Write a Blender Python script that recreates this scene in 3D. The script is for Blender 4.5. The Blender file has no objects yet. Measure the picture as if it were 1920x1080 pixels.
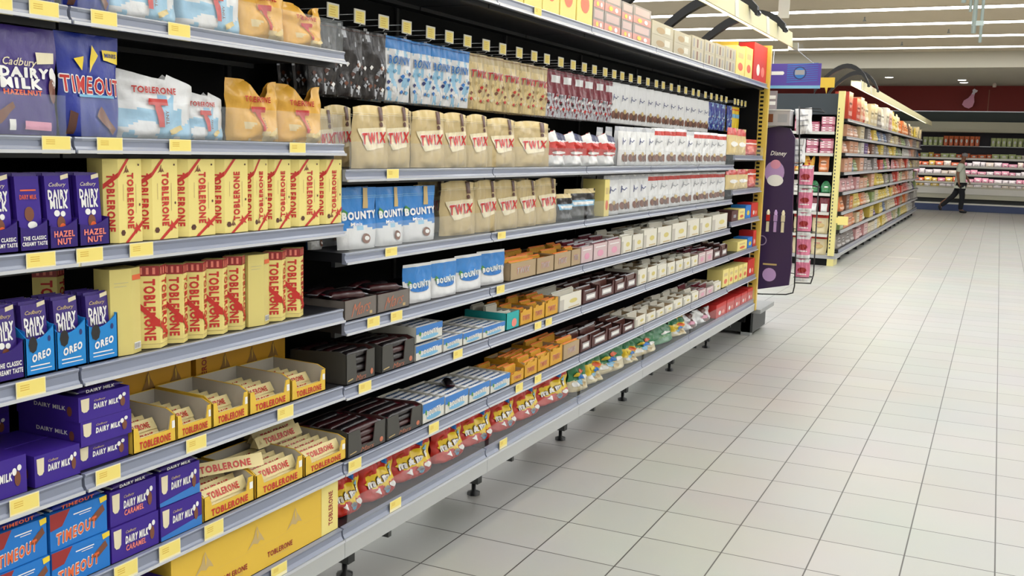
import bpy, math, random
from mathutils import Vector, noise, geometry, Matrix
S = bpy.context.scene
COL = S.collection
random.seed(11)
R_ = math.radians
# ------------------------------------------------------------------ camera
H = 1.55
cam_d = bpy.data.cameras.new('camera'); cam = bpy.data.objects.new('camera', cam_d); COL.objects.link(cam)
F_PX, PITCH, ROLL, YAW = 1894.57, 0.138135, 0.0287097, 0.4434913
cam_d.sensor_width = 36.0; cam_d.lens = 36.0 * F_PX / 1920.0
cam_d.clip_start = 0.05; cam_d.clip_end = 200
cy, sy = math.cos(YAW), math.sin(YAW)
cp, sp = math.cos(PITCH), math.sin(PITCH)
cr, sr = math.cos(ROLL), math.sin(ROLL)
Rz = Matrix(((cy, sy, 0), (-sy, cy, 0), (0, 0, 1)))
A_ = Matrix(((1, 0, 0), (0, 0, -1), (0, 1, 0)))
Rp = Matrix(((1, 0, 0), (0, cp, -sp), (0, sp, cp)))
Rr = Matrix(((cr, -sr, 0), (sr, cr, 0), (0, 0, 1)))
W2C = Rr @ Rp @ A_ @ Rz                      # rows: image right, image down, forward
m = Matrix((W2C[0], -W2C[1], -W2C[2])).transposed().to_4x4()
m.translation = Vector((0, 0, H))
cam.matrix_world = m
S.camera = cam
# ------------------------------------------------------------------ view, world, light levels
S.view_settings.view_transform = 'Standard'
S.view_settings.look = 'None'
S.view_settings.exposure = 0.12
S.view_settings.gamma = 1.0
S.view_settings.use_curve_mapping = False
LAMP = 10.5        # ceiling tube emission
CANOPY = 9.0       # gondola canopy tube emission
wd = bpy.data.worlds.new('world'); S.world = wd; wd.use_nodes = True
wd.node_tree.nodes['Background'].inputs[0].default_value = (1.0, .99, .97, 1)
wd.node_tree.nodes['Background'].inputs[1].default_value = 0.03
S.cycles.max_bounces = 8; S.cycles.transparent_max_bounces = 16
S.cycles.sample_clamp_indirect = 4.0
S.cycles.use_light_tree = True
# ------------------------------------------------------------------ materials
def lin(c):
    return tuple(((v / 255) / 12.92 if v / 255 <= .04045 else ((v / 255 + .055) / 1.055) ** 2.4) for v in c)
MATS = {}
def mat(name, c, rough=.5, metal=0, coat=0, emit=0, bump=0, bscale=60, alpha=1, spec=.5, var=0, vscale=8, trans=0):
    if name in MATS: return MATS[name]
    mt = bpy.data.materials.new(name); mt.use_nodes = True
    nt = mt.node_tree; b = nt.nodes['Principled BSDF']
    col = lin(c) + (1,)
    b.inputs['Base Color'].default_value = col
    b.inputs['Roughness'].default_value = rough; b.inputs['Metallic'].default_value = metal
    b.inputs['Coat Weight'].default_value = coat; b.inputs['Coat Roughness'].default_value = .15
    b.inputs['Specular IOR Level'].default_value = spec
    if alpha < 1: b.inputs['Alpha'].default_value = alpha
    if emit:
        b.inputs['Emission Color'].default_value = col; b.inputs['Emission Strength'].default_value = emit
    if bump or var:
        tc = nt.nodes.new('ShaderNodeTexCoord')
        if bump:
            n = nt.nodes.new('ShaderNodeTexNoise'); n.inputs['Scale'].default_value = bscale; n.inputs['Detail'].default_value = 3
            bp = nt.nodes.new('ShaderNodeBump'); bp.inputs['Strength'].default_value = bump; bp.inputs['Distance'].default_value = .01
            nt.links.new(tc.outputs['Object'], n.inputs['Vector']); nt.links.new(n.outputs['Fac'], bp.inputs['Height'])
            nt.links.new(bp.outputs['Normal'], b.inputs['Normal'])
        if var:
            n2 = nt.nodes.new('ShaderNodeTexNoise'); n2.inputs['Scale'].default_value = vscale; n2.inputs['Detail'].default_value = 4
            rp = nt.nodes.new('ShaderNodeValToRGB')
            rp.color_ramp.elements[0].position = .35; rp.color_ramp.elements[1].position = .65
            rp.color_ramp.elements[0].color = tuple(v * (1 - var) for v in col[:3]) + (1,)
            rp.color_ramp.elements[1].color = tuple(min(1, v * (1 + var * .5)) for v in col[:3]) + (1,)
            nt.links.new(tc.outputs['Object'], n2.inputs['Vector']); nt.links.new(n2.outputs['Fac'], rp.inputs['Fac'])
            nt.links.new(rp.outputs['Color'], b.inputs['Base Color'])
    MATS[name] = mt
    return mt
def card(n, c): return mat(n, c, rough=.5, coat=.05, spec=.35)
def foil(n, c, bump=.25): return mat(n, c, rough=.33, coat=.25, bump=bump, bscale=35)
def ink(n, c): return mat(n, c, rough=.4, coat=.2)
# inks
WHT = ink('white_ink', (238, 236, 232)); REDI = ink('red_ink', (196, 40, 32)); DRED = ink('dark_red_ink', (150, 30, 30))
GOLDI = ink('gold_ink', (214, 190, 120)); BRN = ink('brown_ink', (118, 66, 40)); ORG = ink('orange_ink', (226, 96, 40))
NVY = ink('navy_ink', (30, 46, 110)); BLK = ink('black_ink', (24, 22, 24)); YEL = ink('yellow_ink', (238, 208, 50))
CRM = ink('cream_ink', (226, 214, 180)); GRN = ink('green_ink', (70, 140, 60)); LBL = ink('light_blue_ink', (120, 180, 214))
MBLUE = ink('mid_blue_ink', (40, 118, 196)); GRYI = ink('grey_ink', (150, 152, 158)); CHOC = ink('chocolate_ink', (84, 44, 30))
SALM = ink('salmon_ink', (236, 130, 112)); PINK = ink('pink_ink', (222, 150, 176)); TAN = ink('tan_ink', (196, 168, 110)); MARSI = ink('russet_ink', (196, 110, 76))
# bags, cartons
F_PURP = foil('purple_foil', (62, 42, 122)); F_BLUE = foil('royal_blue_foil', (20, 42, 142)); F_WHT = foil('white_foil', (226, 226, 226))
F_GOLD = foil('yellow_gold_foil', (228, 172, 62)); F_TAN = foil('tan_foil', (194, 172, 124)); F_BBLU = foil('sky_blue_foil', (44, 128, 204))
F_BLK = foil('black_foil', (30, 24, 26), .5); F_RED = foil('red_foil', (196, 40, 28)); F_GRN = foil('green_foil', (40, 120, 72)); F_BRN = foil('brown_foil', (92, 52, 44))
F_SILV = foil('silver_foil', (190, 192, 198), .6); F_CRM = foil('cream_foil', (214, 200, 160)); F_LBL = foil('pale_blue_foil', (150, 196, 224)); F_DRED = foil('maroon_foil', (120, 24, 44), .5)
F_LTAN = foil('light_gold_foil', (222, 198, 140)); F_YEL = foil('yellow_foil', (236, 200, 40)); F_ORG = foil('orange_foil', (236, 130, 50)); F_PNK = foil('pink_foil', (214, 120, 150)); F_NVY = foil('navy_foil', (24, 30, 80), .5)
C_YEL = card('pale_yellow_card', (236, 218, 134)); C_GYL = card('golden_yellow_card', (226, 186, 66)); C_PYL = card('straw_card', (214, 198, 120))
C_PUR = card('purple_card', (60, 34, 138)); C_DPUR = card('deep_purple_card', (48, 26, 110)); C_BLU = card('blue_card', (32, 118, 200)); C_OBL = card('cyan_card', (30, 132, 204)); C_RED = card('red_card', (196, 38, 34))
C_GRY = card('taupe_card', (116, 108, 102)); C_DGR = card('dark_grey_card', (72, 70, 66)); C_KRF = card('kraft_card', (176, 152, 118)); C_WHT = card('white_card', (218, 216, 206)); C_BRN = card('brown_card', (86, 48, 46))
C_LIN = card('grey_card_lining', (192, 186, 174)); C_TEA = card('teal_card', (40, 168, 168)); C_PNK = card('pale_pink_card', (206, 182, 182)); C_MUS = card('mustard_card', (214, 160, 46)); C_SLV = card('silver_card', (176, 172, 172))
C_LGT = card('ivory_card', (224, 219, 204)); C_DBR = card('dark_brown_card', (58, 34, 28)); C_CBD = card('cardboard', (150, 112, 60))
# shop fittings
M_RAIL = mat('price_rail_plastic', (130, 136, 154), rough=.3, coat=.3)
M_RAILE = mat('rail_lip_metal', (214, 216, 222), rough=.3, metal=.5)
M_DARK = mat('charcoal_steel', (26, 26, 30), rough=.5)
M_BLKP = mat('black_back_panel', (12, 12, 14), rough=.7, spec=.2)
M_KICK = mat('brushed_kick_steel', (190, 192, 192), rough=.35, metal=.35, bump=.03, bscale=200)
M_FOOT = mat('dark_foot_steel', (60, 62, 62), rough=.5)
M_YPOST = mat('yellow_painted_steel', (222, 190, 84), rough=.4, coat=.3)
M_YPAL = mat('pale_yellow_steel', (226, 214, 140), rough=.4, coat=.3)
M_CANO = mat('cream_canopy', (236, 226, 180), rough=.5)
M_GREY = mat('grey_steel', (150, 152, 152), rough=.4)
M_WIRE = mat('black_wire', (16, 16, 18), rough=.4)
M_CHRM = mat('chrome_wire', (170, 172, 176), rough=.25, metal=.9)
M_TAG = mat('tag_paper', (236, 226, 180), rough=.6); M_TAGY = mat('tag_yellow', (238, 218, 120), rough=.6); M_TAGW = mat('tag_holder_plastic', (214, 208, 190), rough=.3)
M_TAGI = mat('tag_print', (214, 176, 70), rough=.6)
acr = mat('clear_acrylic', (225, 232, 236), rough=.08, alpha=.07, spec=.5)
M_LAMP = mat('tube_light', (250, 253, 255), emit=LAMP)
M_CLAMP = mat('canopy_tube', (255, 250, 238), emit=CANOPY)
M_SPOT = mat('downlight_glow', (255, 248, 236), emit=8)
# ------------------------------------------------------------------ text outlines
_G = {}
def glyphs(s, bold=0.0, shear=0.0, sp=None):
    sp = bold if sp is None else sp; k = (s, bold, shear, sp)
    if k not in _G:
        cu = bpy.data.curves.new('lettering', 'FONT'); cu.body = s; cu.size = 1; cu.offset = bold; cu.shear = shear
        cu.resolution_u = 2; cu.space_character = 1.0 + sp * 4.5; cu.space_line = .85; cu.align_x = 'CENTER'
        ob = bpy.data.objects.new('lettering', cu); COL.objects.link(ob)
        me = bpy.data.meshes.new_from_object(ob)
        vs = [(v.co.x, v.co.y) for v in me.vertices]; fs = [tuple(p.vertices) for p in me.polygons]
        bpy.data.objects.remove(ob); bpy.data.curves.remove(cu); bpy.data.meshes.remove(me)
        xs = [v[0] for v in vs]; ys = [v[1] for v in vs]
        _G[k] = (vs, fs, min(xs), max(xs), min(ys), max(ys))
    return _G[k]
def finer(V, T, L):
    """Split long triangles so that prints follow a curved pack."""
    V = list(V); out = []; st = [tuple(t[:3]) for t in T if len(t) == 3] + [(t[0], t[i], t[i + 1]) for t in T if len(t) > 3 for i in range(1, len(t) - 1)]; mid = {}
    while st:
        a, b, c = st.pop()
        e = sorted((((V[p][0] - V[q][0]) ** 2 + (V[p][1] - V[q][1]) ** 2, p, q, o) for p, q, o in ((a, b, c), (b, c, a), (c, a, b))), reverse=True)[0]
        if e[0] < L * L: out.append((a, b, c)); continue
        k = (min(e[1], e[2]), max(e[1], e[2]))
        if k not in mid: mid[k] = len(V); V.append(((V[e[1]][0] + V[e[2]][0]) / 2, (V[e[1]][1] + V[e[2]][1]) / 2))
        st += [(e[1], mid[k], e[3]), (mid[k], e[2], e[3])]
    return V, out
PARTS = {}
class MB:
    def __init__(s): s.v = []; s.f = []; s.m = []; s.sm = []; s.mats = []; s.sub = {}
    def part(s, n): return s.sub.setdefault(n, MB())
    def mi(s, mt):
        if mt not in s.mats: s.mats.append(mt)
        return s.mats.index(mt)
    def add(s, vs, fs, mt, smooth=False):
        o = len(s.v); s.v += [tuple(v) for v in vs]
        i = s.mi(mt)
        for f in fs: s.f.append(tuple(o + k for k in f)); s.m.append(i); s.sm.append(smooth)
    def box(s, x0, x1, y0, y1, z0, z1, mt, rot=None, piv=None):
        vs = [(x, y, z) for x in (x0, x1) for y in (y0, y1) for z in (z0, z1)]
        if rot is not None:
            p = Vector(piv or ((x0 + x1) / 2, (y0 + y1) / 2, (z0 + z1) / 2)); vs = [tuple(rot @ (Vector(v) - p) + p) for v in vs]
        s.add(vs, [(0, 1, 3, 2), (4, 6, 7, 5), (0, 4, 5, 1), (2, 3, 7, 6), (0, 2, 6, 4), (1, 5, 7, 3)], mt)
    def prism(s, pts, a, b, axis, mt, cap=True):
        # pts 2D polygon, extruded from a to b along axis ('x','y','z')
        def P(p, t): return {'x': (t, p[0], p[1]), 'y': (p[0], t, p[1]), 'z': (p[0], p[1], t)}[axis]
        n = len(pts); vs = [P(p, a) for p in pts] + [P(p, b) for p in pts]
        fs = [(i, (i + 1) % n, n + (i + 1) % n, n + i) for i in range(n)]
        if cap:
            for t in geometry.tessellate_polygon([[Vector((p[0], p[1], 0)) for p in pts]]):
                fs.append(tuple(t)); fs.append(tuple(n + k for k in reversed(t)))
        s.add(vs, fs, mt)
    def poly(s, pts, surf, mt, off=.0008):
        fs = [tuple(t) for t in geometry.tessellate_polygon([[Vector((p[0], p[1], 0)) for p in pts]])]
        if getattr(surf, 'curved', 0): pts, fs = finer(pts, fs, surf.curved)
        vs = [surf(a, b, off) for a, b in pts]
        s.add(vs, fs, mt)
    def ell(s, ca, cb, ra, rb, surf, mt, off=.0009, n=14, a0=0):
        s.poly([(ca + ra * math.cos(a0 + 2 * math.pi * i / n), cb + rb * math.sin(a0 + 2 * math.pi * i / n)) for i in range(n)], surf, mt, off)
    def rect(s, a0, a1, b0, b1, surf, mt, off=.0007): s.poly([(a0, b0), (a1, b0), (a1, b1), (a0, b1)], surf, mt, off)
    def text(s, t, ca, cb, w, h, surf, mt, bold=.02, shear=0, rot=0, off=.0012, out=None, outb=.04, tilt=0):
        c, sn = math.cos(R_(rot)), math.sin(R_(rot))
        vs, fs, x0, x1, y0, y1 = glyphs(t, min(bold, .012), shear, bold + (outb * .5 if out is not None else 0))
        def lay(e, mt, off):   # heavier strokes: the same letters laid again, shifted by a hair
            sh = [(0, 0)] if e < .004 else [(e, 0), (-e, 0), (0, e), (0, -e), (e * .7, e * .7), (-e * .7, e * .7), (e * .7, -e * .7), (-e * .7, -e * .7)]
            for k, (ex, ey) in enumerate(sh):
                P = []
                for x, y in vs:
                    a = (x + ex - (x0 + x1) / 2) / (x1 - x0) * w; b = (y + ey - (y0 + y1) / 2) / (y1 - y0) * h + a * tilt
                    P.append((ca + a * c - b * sn, cb + a * sn + b * c))
                F = fs
                if getattr(surf, 'curved', 0): P, F = finer(P, fs, surf.curved)
                s.add([surf(a, b, off + k * .00003) for a, b in P], F, mt)
        if out is not None: lay(max(0, bold - .012) + outb * .8, out, off * .45)
        lay(max(0, bold - .012), mt, off)
    def tube(s, pts, r, mt, n=6, cap=True):
        P = [Vector(p) for p in pts]; rings = []
        for i, p in enumerate(P):
            d = (P[min(i + 1, len(P) - 1)] - P[max(i - 1, 0)]).normalized()
            u = d.orthogonal().normalized() if i == 0 else (rings[-1][1] - d * rings[-1][1].dot(d)).normalized()
            rings.append((p, u, d.cross(u)))
        vs = []; fs = []
        for j, (p, u, w) in enumerate(rings):
            rr = r[j] if isinstance(r, (list, tuple)) else r
            for k in range(n):
                a = 2 * math.pi * k / n; vs.append(tuple(p + (u * math.cos(a) + w * math.sin(a)) * rr))
        for j in range(len(P) - 1):
            for k in range(n): fs.append((j * n + k, j * n + (k + 1) % n, (j + 1) * n + (k + 1) % n, (j + 1) * n + k))
        if cap: fs.append(tuple(range(n))); fs.append(tuple(len(vs) - n + k for k in range(n)))
        s.add(vs, fs, mt, True)
    def mesh(s, name):
        me = bpy.data.meshes.new(name); me.from_pydata(s.v, [], s.f)
        for mt in s.mats: me.materials.append(mt)
        me.polygons.foreach_set('material_index', s.m); me.polygons.foreach_set('use_smooth', s.sm)
        me.update()
        if s.sub: PARTS[me.name] = [(n, q.mesh(n)) for n, q in s.sub.items()]
        return me
# ------------------------------------------------------------------ scene objects
def put(name, me, loc=(0, 0, 0), rz=0, scale=(1, 1, 1), parent=None, rot=None):
    o = bpy.data.objects.new(name, me); COL.objects.link(o); o.location = loc
    o.rotation_euler = rot if rot else (0, 0, rz); o.scale = scale
    if parent: o.parent = parent
    if me is not None and me.name in PARTS:
        for n, pm in PARTS[me.name]:
            c = bpy.data.objects.new(n, pm); COL.objects.link(c); c.parent = o
    return o
def tag(o, label, cat, group=None):
    n = len(label.split())
    assert 4 <= n <= 16, (n, label)
    o['label'] = label; o['category'] = cat
    if group: o['group'] = group
    return o
def struct(name, mb, label=None):
    o = put(name, mb.mesh(name)); o['kind'] = 'structure'
    if label: o['label'] = label
    return o
ORD = ['', 'first', 'second', 'third', 'fourth', 'fifth', 'sixth', 'seventh', 'eighth', 'ninth', 'tenth', 'eleventh', 'twelfth', 'thirteenth', 'fourteenth', 'fifteenth', 'sixteenth', 'seventeenth', 'eighteenth', 'nineteenth', 'twentieth']
def ordi(n):
    if n <= 20: return ORD[n]
    t = {2: 'twenty', 3: 'thirty', 4: 'forty'}
    return (t[n // 10] + '-' + ORD[n % 10]) if n % 10 else {30: 'thirtieth', 40: 'fortieth'}[n]
# ------------------------------------------------------------------ package shapes (front face looks along +X, width along Y, base at z=0)
def flat(x=0.0):
    return lambda a, b, off: (x + off, a, b)
def pouch_mesh(name, w, h, d, base, paint=None, art=None, top=None, seed=0, wr=.006, hang=False, backm=None, nu=22, nv=26, lean=0.0, flare=.06):
    mb = MB(); rnd = random.Random(seed); sd = Vector((seed * 3.7, seed * 1.3, seed * .7))
    ph = rnd.uniform(0, 6)
    def T(u, v):
        if hang: pv = max(0, math.sin(math.pi * min(1, max(0, (v * .9 + .05))))) ** .6 * (1 - .35 * v)
        else: pv = (1 - max(0, v)) ** .75 * (1 if v > .08 else .75 + .25 * v / .08)
        return d * pv * (1 - abs(u) ** 3) ** .6 if abs(u) < 1 else 0
    def W(v): return w / 2 * (1 + flare * (v - .5) + (.03 * math.sin(v * 9 + ph)))
    def TP(u): return 1.0 if top is None else top(u)
    def surf(a, b, off, side=1):
        v = max(0, min(1, b / h)); u = max(-1, min(1, a / max(1e-4, W(v))))
        n = noise.noise(Vector((u * 2.2, v * 3.2, side * 2)) + sd) * wr * 2 + noise.noise(Vector((u * 5, v * 6, side)) + sd) * wr
        edge = (1 - u * u)
        x = side * (T(u, v) * .5) + n * (.35 + .65 * edge) * (1 if 0.02 < v < .99 else .4) + lean * v
        return (x + side * off * 1.0 + (0.0012 if off and side > 0 else 0), a, b)
    for side, mt0 in ((1, base), (-1, backm or base)):
        idx = {}
        for j in range(nv + 1):
            v = j / nv
            for i in range(nu + 1):
                u = -1 + 2 * i / nu; tp = TP(u)
                vv = v * tp
                x, y, z = surf(u * W(vv), vv * h, 0, side)
                if i in (0, nu) : x = lean * vv + noise.noise(Vector((u, vv * 5, 0)) + sd) * wr
                idx[i, j] = (x, y, z)
        bym = {}
        for j in range(nv):
            for i in range(nu):
                mt = mt0
                if paint and side > 0:
                    mt = paint(-1 + 2 * (i + .5) / nu, (j + .5) / nv * TP(-1 + 2 * (i + .5) / nu)) or mt0
                bym.setdefault(mt, []).append((i, j))
        keys = {k: n for n, k in enumerate(idx)}
        o = len(mb.v); mb.v += list(idx.values())
        for mt, cells in bym.items():
            mi = mb.mi(mt)
            for i, j in cells:
                q = (keys[i, j], keys[i + 1, j], keys[i + 1, j + 1], keys[i, j + 1])
                if side < 0: q = q[::-1]
                mb.f.append(tuple(o + k for k in q)); mb.m.append(mi); mb.sm.append(True)
    surf.curved = .007
    if art: art(mb, surf, w, h)
    # shift so the pack stands with its front edge at x=0
    return mb.mesh(name)
def band(mb, surf, w, z, t, mt, n=12, off=.001):
    for i in range(n):
        a0, a1 = -w / 2 + w * i / n, -w / 2 + w * (i + 1) / n
        mb.poly([(a0, z), (a1, z), (a1, z + t), (a0, z + t)], surf, mt, off)
PK = {}
DUSTY = ink('dusty_rose_ink', (206, 140, 130))
# big share bags of the left section
def art_purple(mb, s, w, h):
    mb.text('Cadbury', .0, h * .66, w * .42, .022, s, CRM, .01, .4)
    mb.text('DAIRY', .012, h * .575, w * .6, h * .085, s, WHT, .06); mb.text('MILK', .0, h * .475, w * .5, h * .09, s, WHT, .06)
    mb.text('HAZELNUT', .002, h * .39, w * .48, h * .045, s, ORG, .04)
    mb.poly([(w * .2, h * .66), (w * .44, h * .68), (w * .45, h * .78), (w * .2, h * .77)], s, CRM, .003)
    mb.poly([(-w * .5, h * .12), (-w * .3, h * .22), (-w * .15, h * .3), (-w * .12, h * .25), (-w * .3, h * .1), (-w * .48, h * .04)], s, BRN, .003)
    mb.ell(w * .4, h * .58, .012, .014, s, WHT, .003); mb.ell(w * .44, h * .52, .011, .018, s, WHT, .003); mb.ell(w * .4, h * .42, .016, .028, s, BRN, .003)
    mb.poly([(0, h * .05), (w * .34, h * .04), (w * .34, h * .12), (0, h * .13)], s, PINK, .003); mb.rect(-w * .2, -w * .12, h * .04, h * .14, s, WHT, .003)
PK['bag_purple'] = lambda: pouch_mesh('sharing_bag', .27, .235, .05, F_PURP, art=art_purple, seed=1, wr=.003)
def art_blue(mb, s, w, h):
    mb.text('TIMEOUT', 0, h * .5, w * .95, h * .16, s, REDI, .02, out=WHT, outb=.07, tilt=-.02)
    mb.poly([(-w * .28, h * .75), (-w * .12, h * .78), (-w * .16, h * .64)], s, YEL, .003); mb.poly([(-w * .05, h * .62), (w * .05, h * .9), (w * .12, h * .8)], s, YEL, .003)
    mb.poly([(w * .2, h * .76), (w * .48, h * .73), (w * .48, h * .86), (w * .2, h * .86)], s, YEL, .003); mb.text('MINIS', w * .34, h * .81, w * .22, h * .04, s, NVY, .03, off=.004)
    mb.rect(-w * .25, w * .35, h * .385, h * .41, s, LBL, .003)
    mb.poly([(0, h * .2), (w * .1, h * .3), (w * .35, h * .08), (w * .3, h * .02)], s, BRN, .003); mb.poly([(-w * .45, h * .02), (-w * .4, h * .25), (-w * .3, h * .22), (-w * .36, h * .02)], s, CHOC, .003)
PK['bag_blue'] = lambda: pouch_mesh('sharing_bag', .2, .235, .05, F_BLUE, art=art_blue, seed=2, wr=.003)
def ears(lo, dip, at=.1, k=2.2):
    return lambda u: 1 - dip * max(0, 1 - (abs(u - at) * k) ** 1.5) - lo * max(0, u)
def art_tob(mb, s, w, h):
    mb.text('TOBLERONE', 0, h * .68, w * .5, h * .09, s, REDI, .03, off=.004)
    mb.rect(-w * .025, w * .045, h * .16, h * .52, s, REDI, .005); mb.rect(-w * .1, w * .12, h * .47, h * .56, s, REDI, .005)
    mb.text('TINY', w * .085, h * .3, h * .2, w * .04, s, BRN, .02, rot=90, off=.005)
    mb.poly([(w * .1, h * .12), (w * .28, h * .2), (w * .3, h * .14), (w * .12, h * .05)], s, GOLDI, .005)
def p_tobw(u, v):
    if v < .42 and noise.noise(Vector((u * 1.6 + 3, v * 5, 1))) > -.05: return F_LBL
    if .2 < v < .62 and (u - .2) ** 2 + (v - .45) ** 2 < .09 and u > .05: return F_LBL
PK['bag_white'] = lambda: pouch_mesh('chocolate_bag', .25, .17, .09, F_WHT, p_tobw, art_tob, top=lambda u: 1 - .22 * max(0, u) - .2 * math.exp(-((u + .55) / .25) ** 2) * 0 - .14 * (1 - abs(u)) * (u < .3), seed=3, wr=.008)
def p_tobg(u, v):
    if v < .3 and noise.noise(Vector((u * 2 + 9, v * 6, 4))) > .1: return F_LTAN
PK['bag_gold'] = lambda: pouch_mesh('chocolate_bag', .19, .17, .09, F_GOLD, p_tobg, art_tob, top=lambda u: 1 - .3 * math.exp(-((u - .25) / .3) ** 2), seed=4, wr=.009)
# stand up pouches
def seal(mb, s, w, h, mt):
    for z in (.86, .83): band(mb.part('zip_strip'), s, w * 1.0, h * z, .0015, mt, off=.002)
def art_twix(mb, s, w, h):
    mb.poly([(-w * .42, h * .62), (w * .36, h * .66), (w * .24, h * .34), (-w * .22, h * .28)], s, CRM, .003)
    mb.text('TWIX', 0, h * .48, w * .62, h * .17, s, REDI, .035, .2, tilt=.06, off=.007, out=WHT, outb=.045)
    seal(mb, s, w, h, CRM); mb.rect(w * .18, w * .3, h * .76, h * .98, s, CHOC, .003); mb.ell(w * .22, h * .7, .008, .008, s, CHOC, .003)
def p_twix(u, v):
    if v > .84: return F_LTAN
PK['pouch_gold'] = lambda: pouch_mesh('stand_up_pouch', .19, .2, .065, F_TAN, p_twix, art_twix, top=lambda u: 1 - .05 * u * u, seed=5, wr=.006, flare=-.08)
def art_bounty(mb, s, w, h):
    mb.text('BOUNTY', 0, h * .55, w * .86, h * .12, s, WHT, .06, tilt=.03, off=.005)
    mb.text('Minis', -w * .1, h * .41, w * .3, h * .055, s, WHT, .03, off=.004)
    mb.poly([(-w * .46, h * .56), (-w * .4, h * .66), (-w * .3, h * .6), (-w * .36, h * .5)], s, GRN, .004); seal(mb, s, w, h, LBL)
    mb.poly([(w * .1, h * .66), (w * .22, h * .66), (w * .26, h * .99), (w * .14, h * .99)], s, TAN, .003)
    mb.ell(w * .12, h * .17, .022, .016, s, BRN, .004); mb.ell(w * .14, h * .175, .012, .007, s, WHT, .005)
def p_bounty(u, v):
    if v < .34 + .05 * math.cos(u * 3): return F_WHT if v < .3 or abs(u) > .2 else F_LBL
PK['pouch_bblue'] = lambda: pouch_mesh('stand_up_pouch', .19, .195, .06, F_BBLU, p_bounty, art_bounty, seed=6, wr=.003, flare=-.02)
def art_bwhite(mb, s, w, h):
    mb.ell(0, h * .36, w * .33, h * .09, s, MBLUE, .002); mb.text('BOUNTY', 0, h * .46, w * .72, h * .13, s, WHT, .05, tilt=.03, off=.005, out=LBL, outb=.05)
    mb.poly([(-w * .42, h * .5), (-w * .36, h * .6), (-w * .28, h * .52), (-w * .34, h * .44)], s, GRN, .004)
def p_bwhite(u, v):
    if .52 + .04 * math.sin(u * 5) < v < .94: return F_BBLU
PK['pouch_bwhite'] = lambda: pouch_mesh('stand_up_pouch', .18, .15, .05, F_WHT, p_bwhite, art_bwhite, seed=7, wr=.003)
def swoosh(mb, s, w, h, cz, mt):
    pts = []
    for i in range(13):
        t = i / 12; pts.append((-w * .24 + w * .46 * t, cz + math.sin(t * 9) * h * .026 * (1 - t * .4) + t * h * .03))
    for (a0, b0), (a1, b1) in zip(pts, pts[1:]): mb.poly([(a0, b0), (a1, b1), (a1, b1 + .005), (a0, b0 + .005)], s, mt, .003)
    mb.poly([(-w * .3, cz - .014), (-w * .2, cz + .028), (-w * .16, cz + .022), (-w * .25, cz - .01)], s, mt, .003)
def art_white(red):
    def f(mb, s, w, h):
        swoosh(mb, s, w, h, h * .6, NVY if not red else GRYI)
        for a in (-.22, .02, .26): mb.ell(w * a, h * .2, w * .15, h * .1, s, BRN if a != .02 else CHOC, .003)
        mb.ell(0, h * .3, w * .1, h * .06, s, TAN, .004)
    return f
PK['pouch_white'] = lambda: pouch_mesh('stand_up_pouch', .18, .21, .06, F_WHT, lambda u, v: F_SILV if v > .9 else None, art_white(0), seed=8, wr=.004)
PK['pouch_wred'] = lambda: pouch_mesh('stand_up_pouch', .18, .21, .06, F_WHT, lambda u, v: F_RED if .8 < v < .92 else None, art_white(1), seed=9, wr=.004)
PK['pouch_red'] = lambda: pouch_mesh('stand_up_pouch', .2, .15, .06, F_RED, None, lambda mb, s, w, h: (mb.ell(0, h * .4, w * .2, h * .2, s, SALM, .003), band(mb, s, w, h * .7, .01, WHT)), seed=10)
PK['pouch_yred'] = lambda: pouch_mesh('stand_up_pouch', .2, .18, .06, F_LTAN, lambda u, v: F_RED if v > .72 else None, lambda mb, s, w, h: mb.ell(0, h * .4, w * .3, h * .1, s, WHT, .003), seed=11)
PK['small_red'] = lambda: pouch_mesh('crumpled_bag', .2, .165, .07, F_RED, lambda u, v: F_NVY if (v > .72 and u > .1) else (F_WHT if v > .68 or v < .3 else None), lambda mb, s, w, h: (mb.ell(0, h * .5, w * .36, h * .1, s, REDI, .004), mb.ell(0, h * .38, w * .32, h * .05, s, WHT, .004)), seed=12, wr=.014, top=lambda u: 1 - .15 * abs(u))
PK['small_dark'] = lambda: pouch_mesh('crumpled_bag', .2, .13, .06, F_BLK, lambda u, v: F_LTAN if v > .86 else None, lambda mb, s, w, h: (mb.rect(-w * .4, w * .4, h * .42, h * .62, s, LBL, .005), mb.rect(-w * .34, w * .34, h * .47, h * .57, s, WHT, .006)), seed=13, wr=.008)
# big party bags on the base shelf
def art_mm(mb, s, w, h):
    mb.text("m&m's", -.005, h * .45, w * .66, h * .17, s, WHT, .06, tilt=.15, off=.005, out=CHOC, outb=.06)
    for k, (a, b, mt) in enumerate([(-.3, .62, REDI), (-.05, .8, WHT), (.2, .74, MBLUE), (.3, .6, LBL), (.05, .2, GRYI), (.25, .24, WHT), (-.2, .22, WHT), (.12, .12, LBL), (-.35, .4, YEL)]):
        mb.poly([(w * (a - .07), h * b), (w * (a + .03), h * (b + .07)), (w * (a + .09), h * (b + .02)), (w * (a + .02), h * (b - .07))], s, mt, .004)
def p_mm(main, second):
    def f(u, v):
        n = noise.noise(Vector((u * 2, v * 4, 7)))
        if .3 + .15 * n < v < .62 + .2 * u * .5 and u > -.75: return second
        return main
    return f
PK['bag_mm'] = lambda: pouch_mesh('party_bag', .24, .175, .1, F_RED, p_mm(F_RED, F_YEL), art_mm, seed=14, wr=.014, top=lambda u: 1 - .18 * abs(u - .2))
def art_gr(mb, s, w, h):
    for (a, b, mt) in [(-.2, .55, YEL), (.1, .6, ORG), (.25, .4, WHT), (-.05, .3, LBL), (.1, .2, TAN), (-.3, .25, WHT), (0, .45, MBLUE)]:
        mb.ell(w * a, h * b, w * .13, h * .08, s, mt, .005, n=7)
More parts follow.
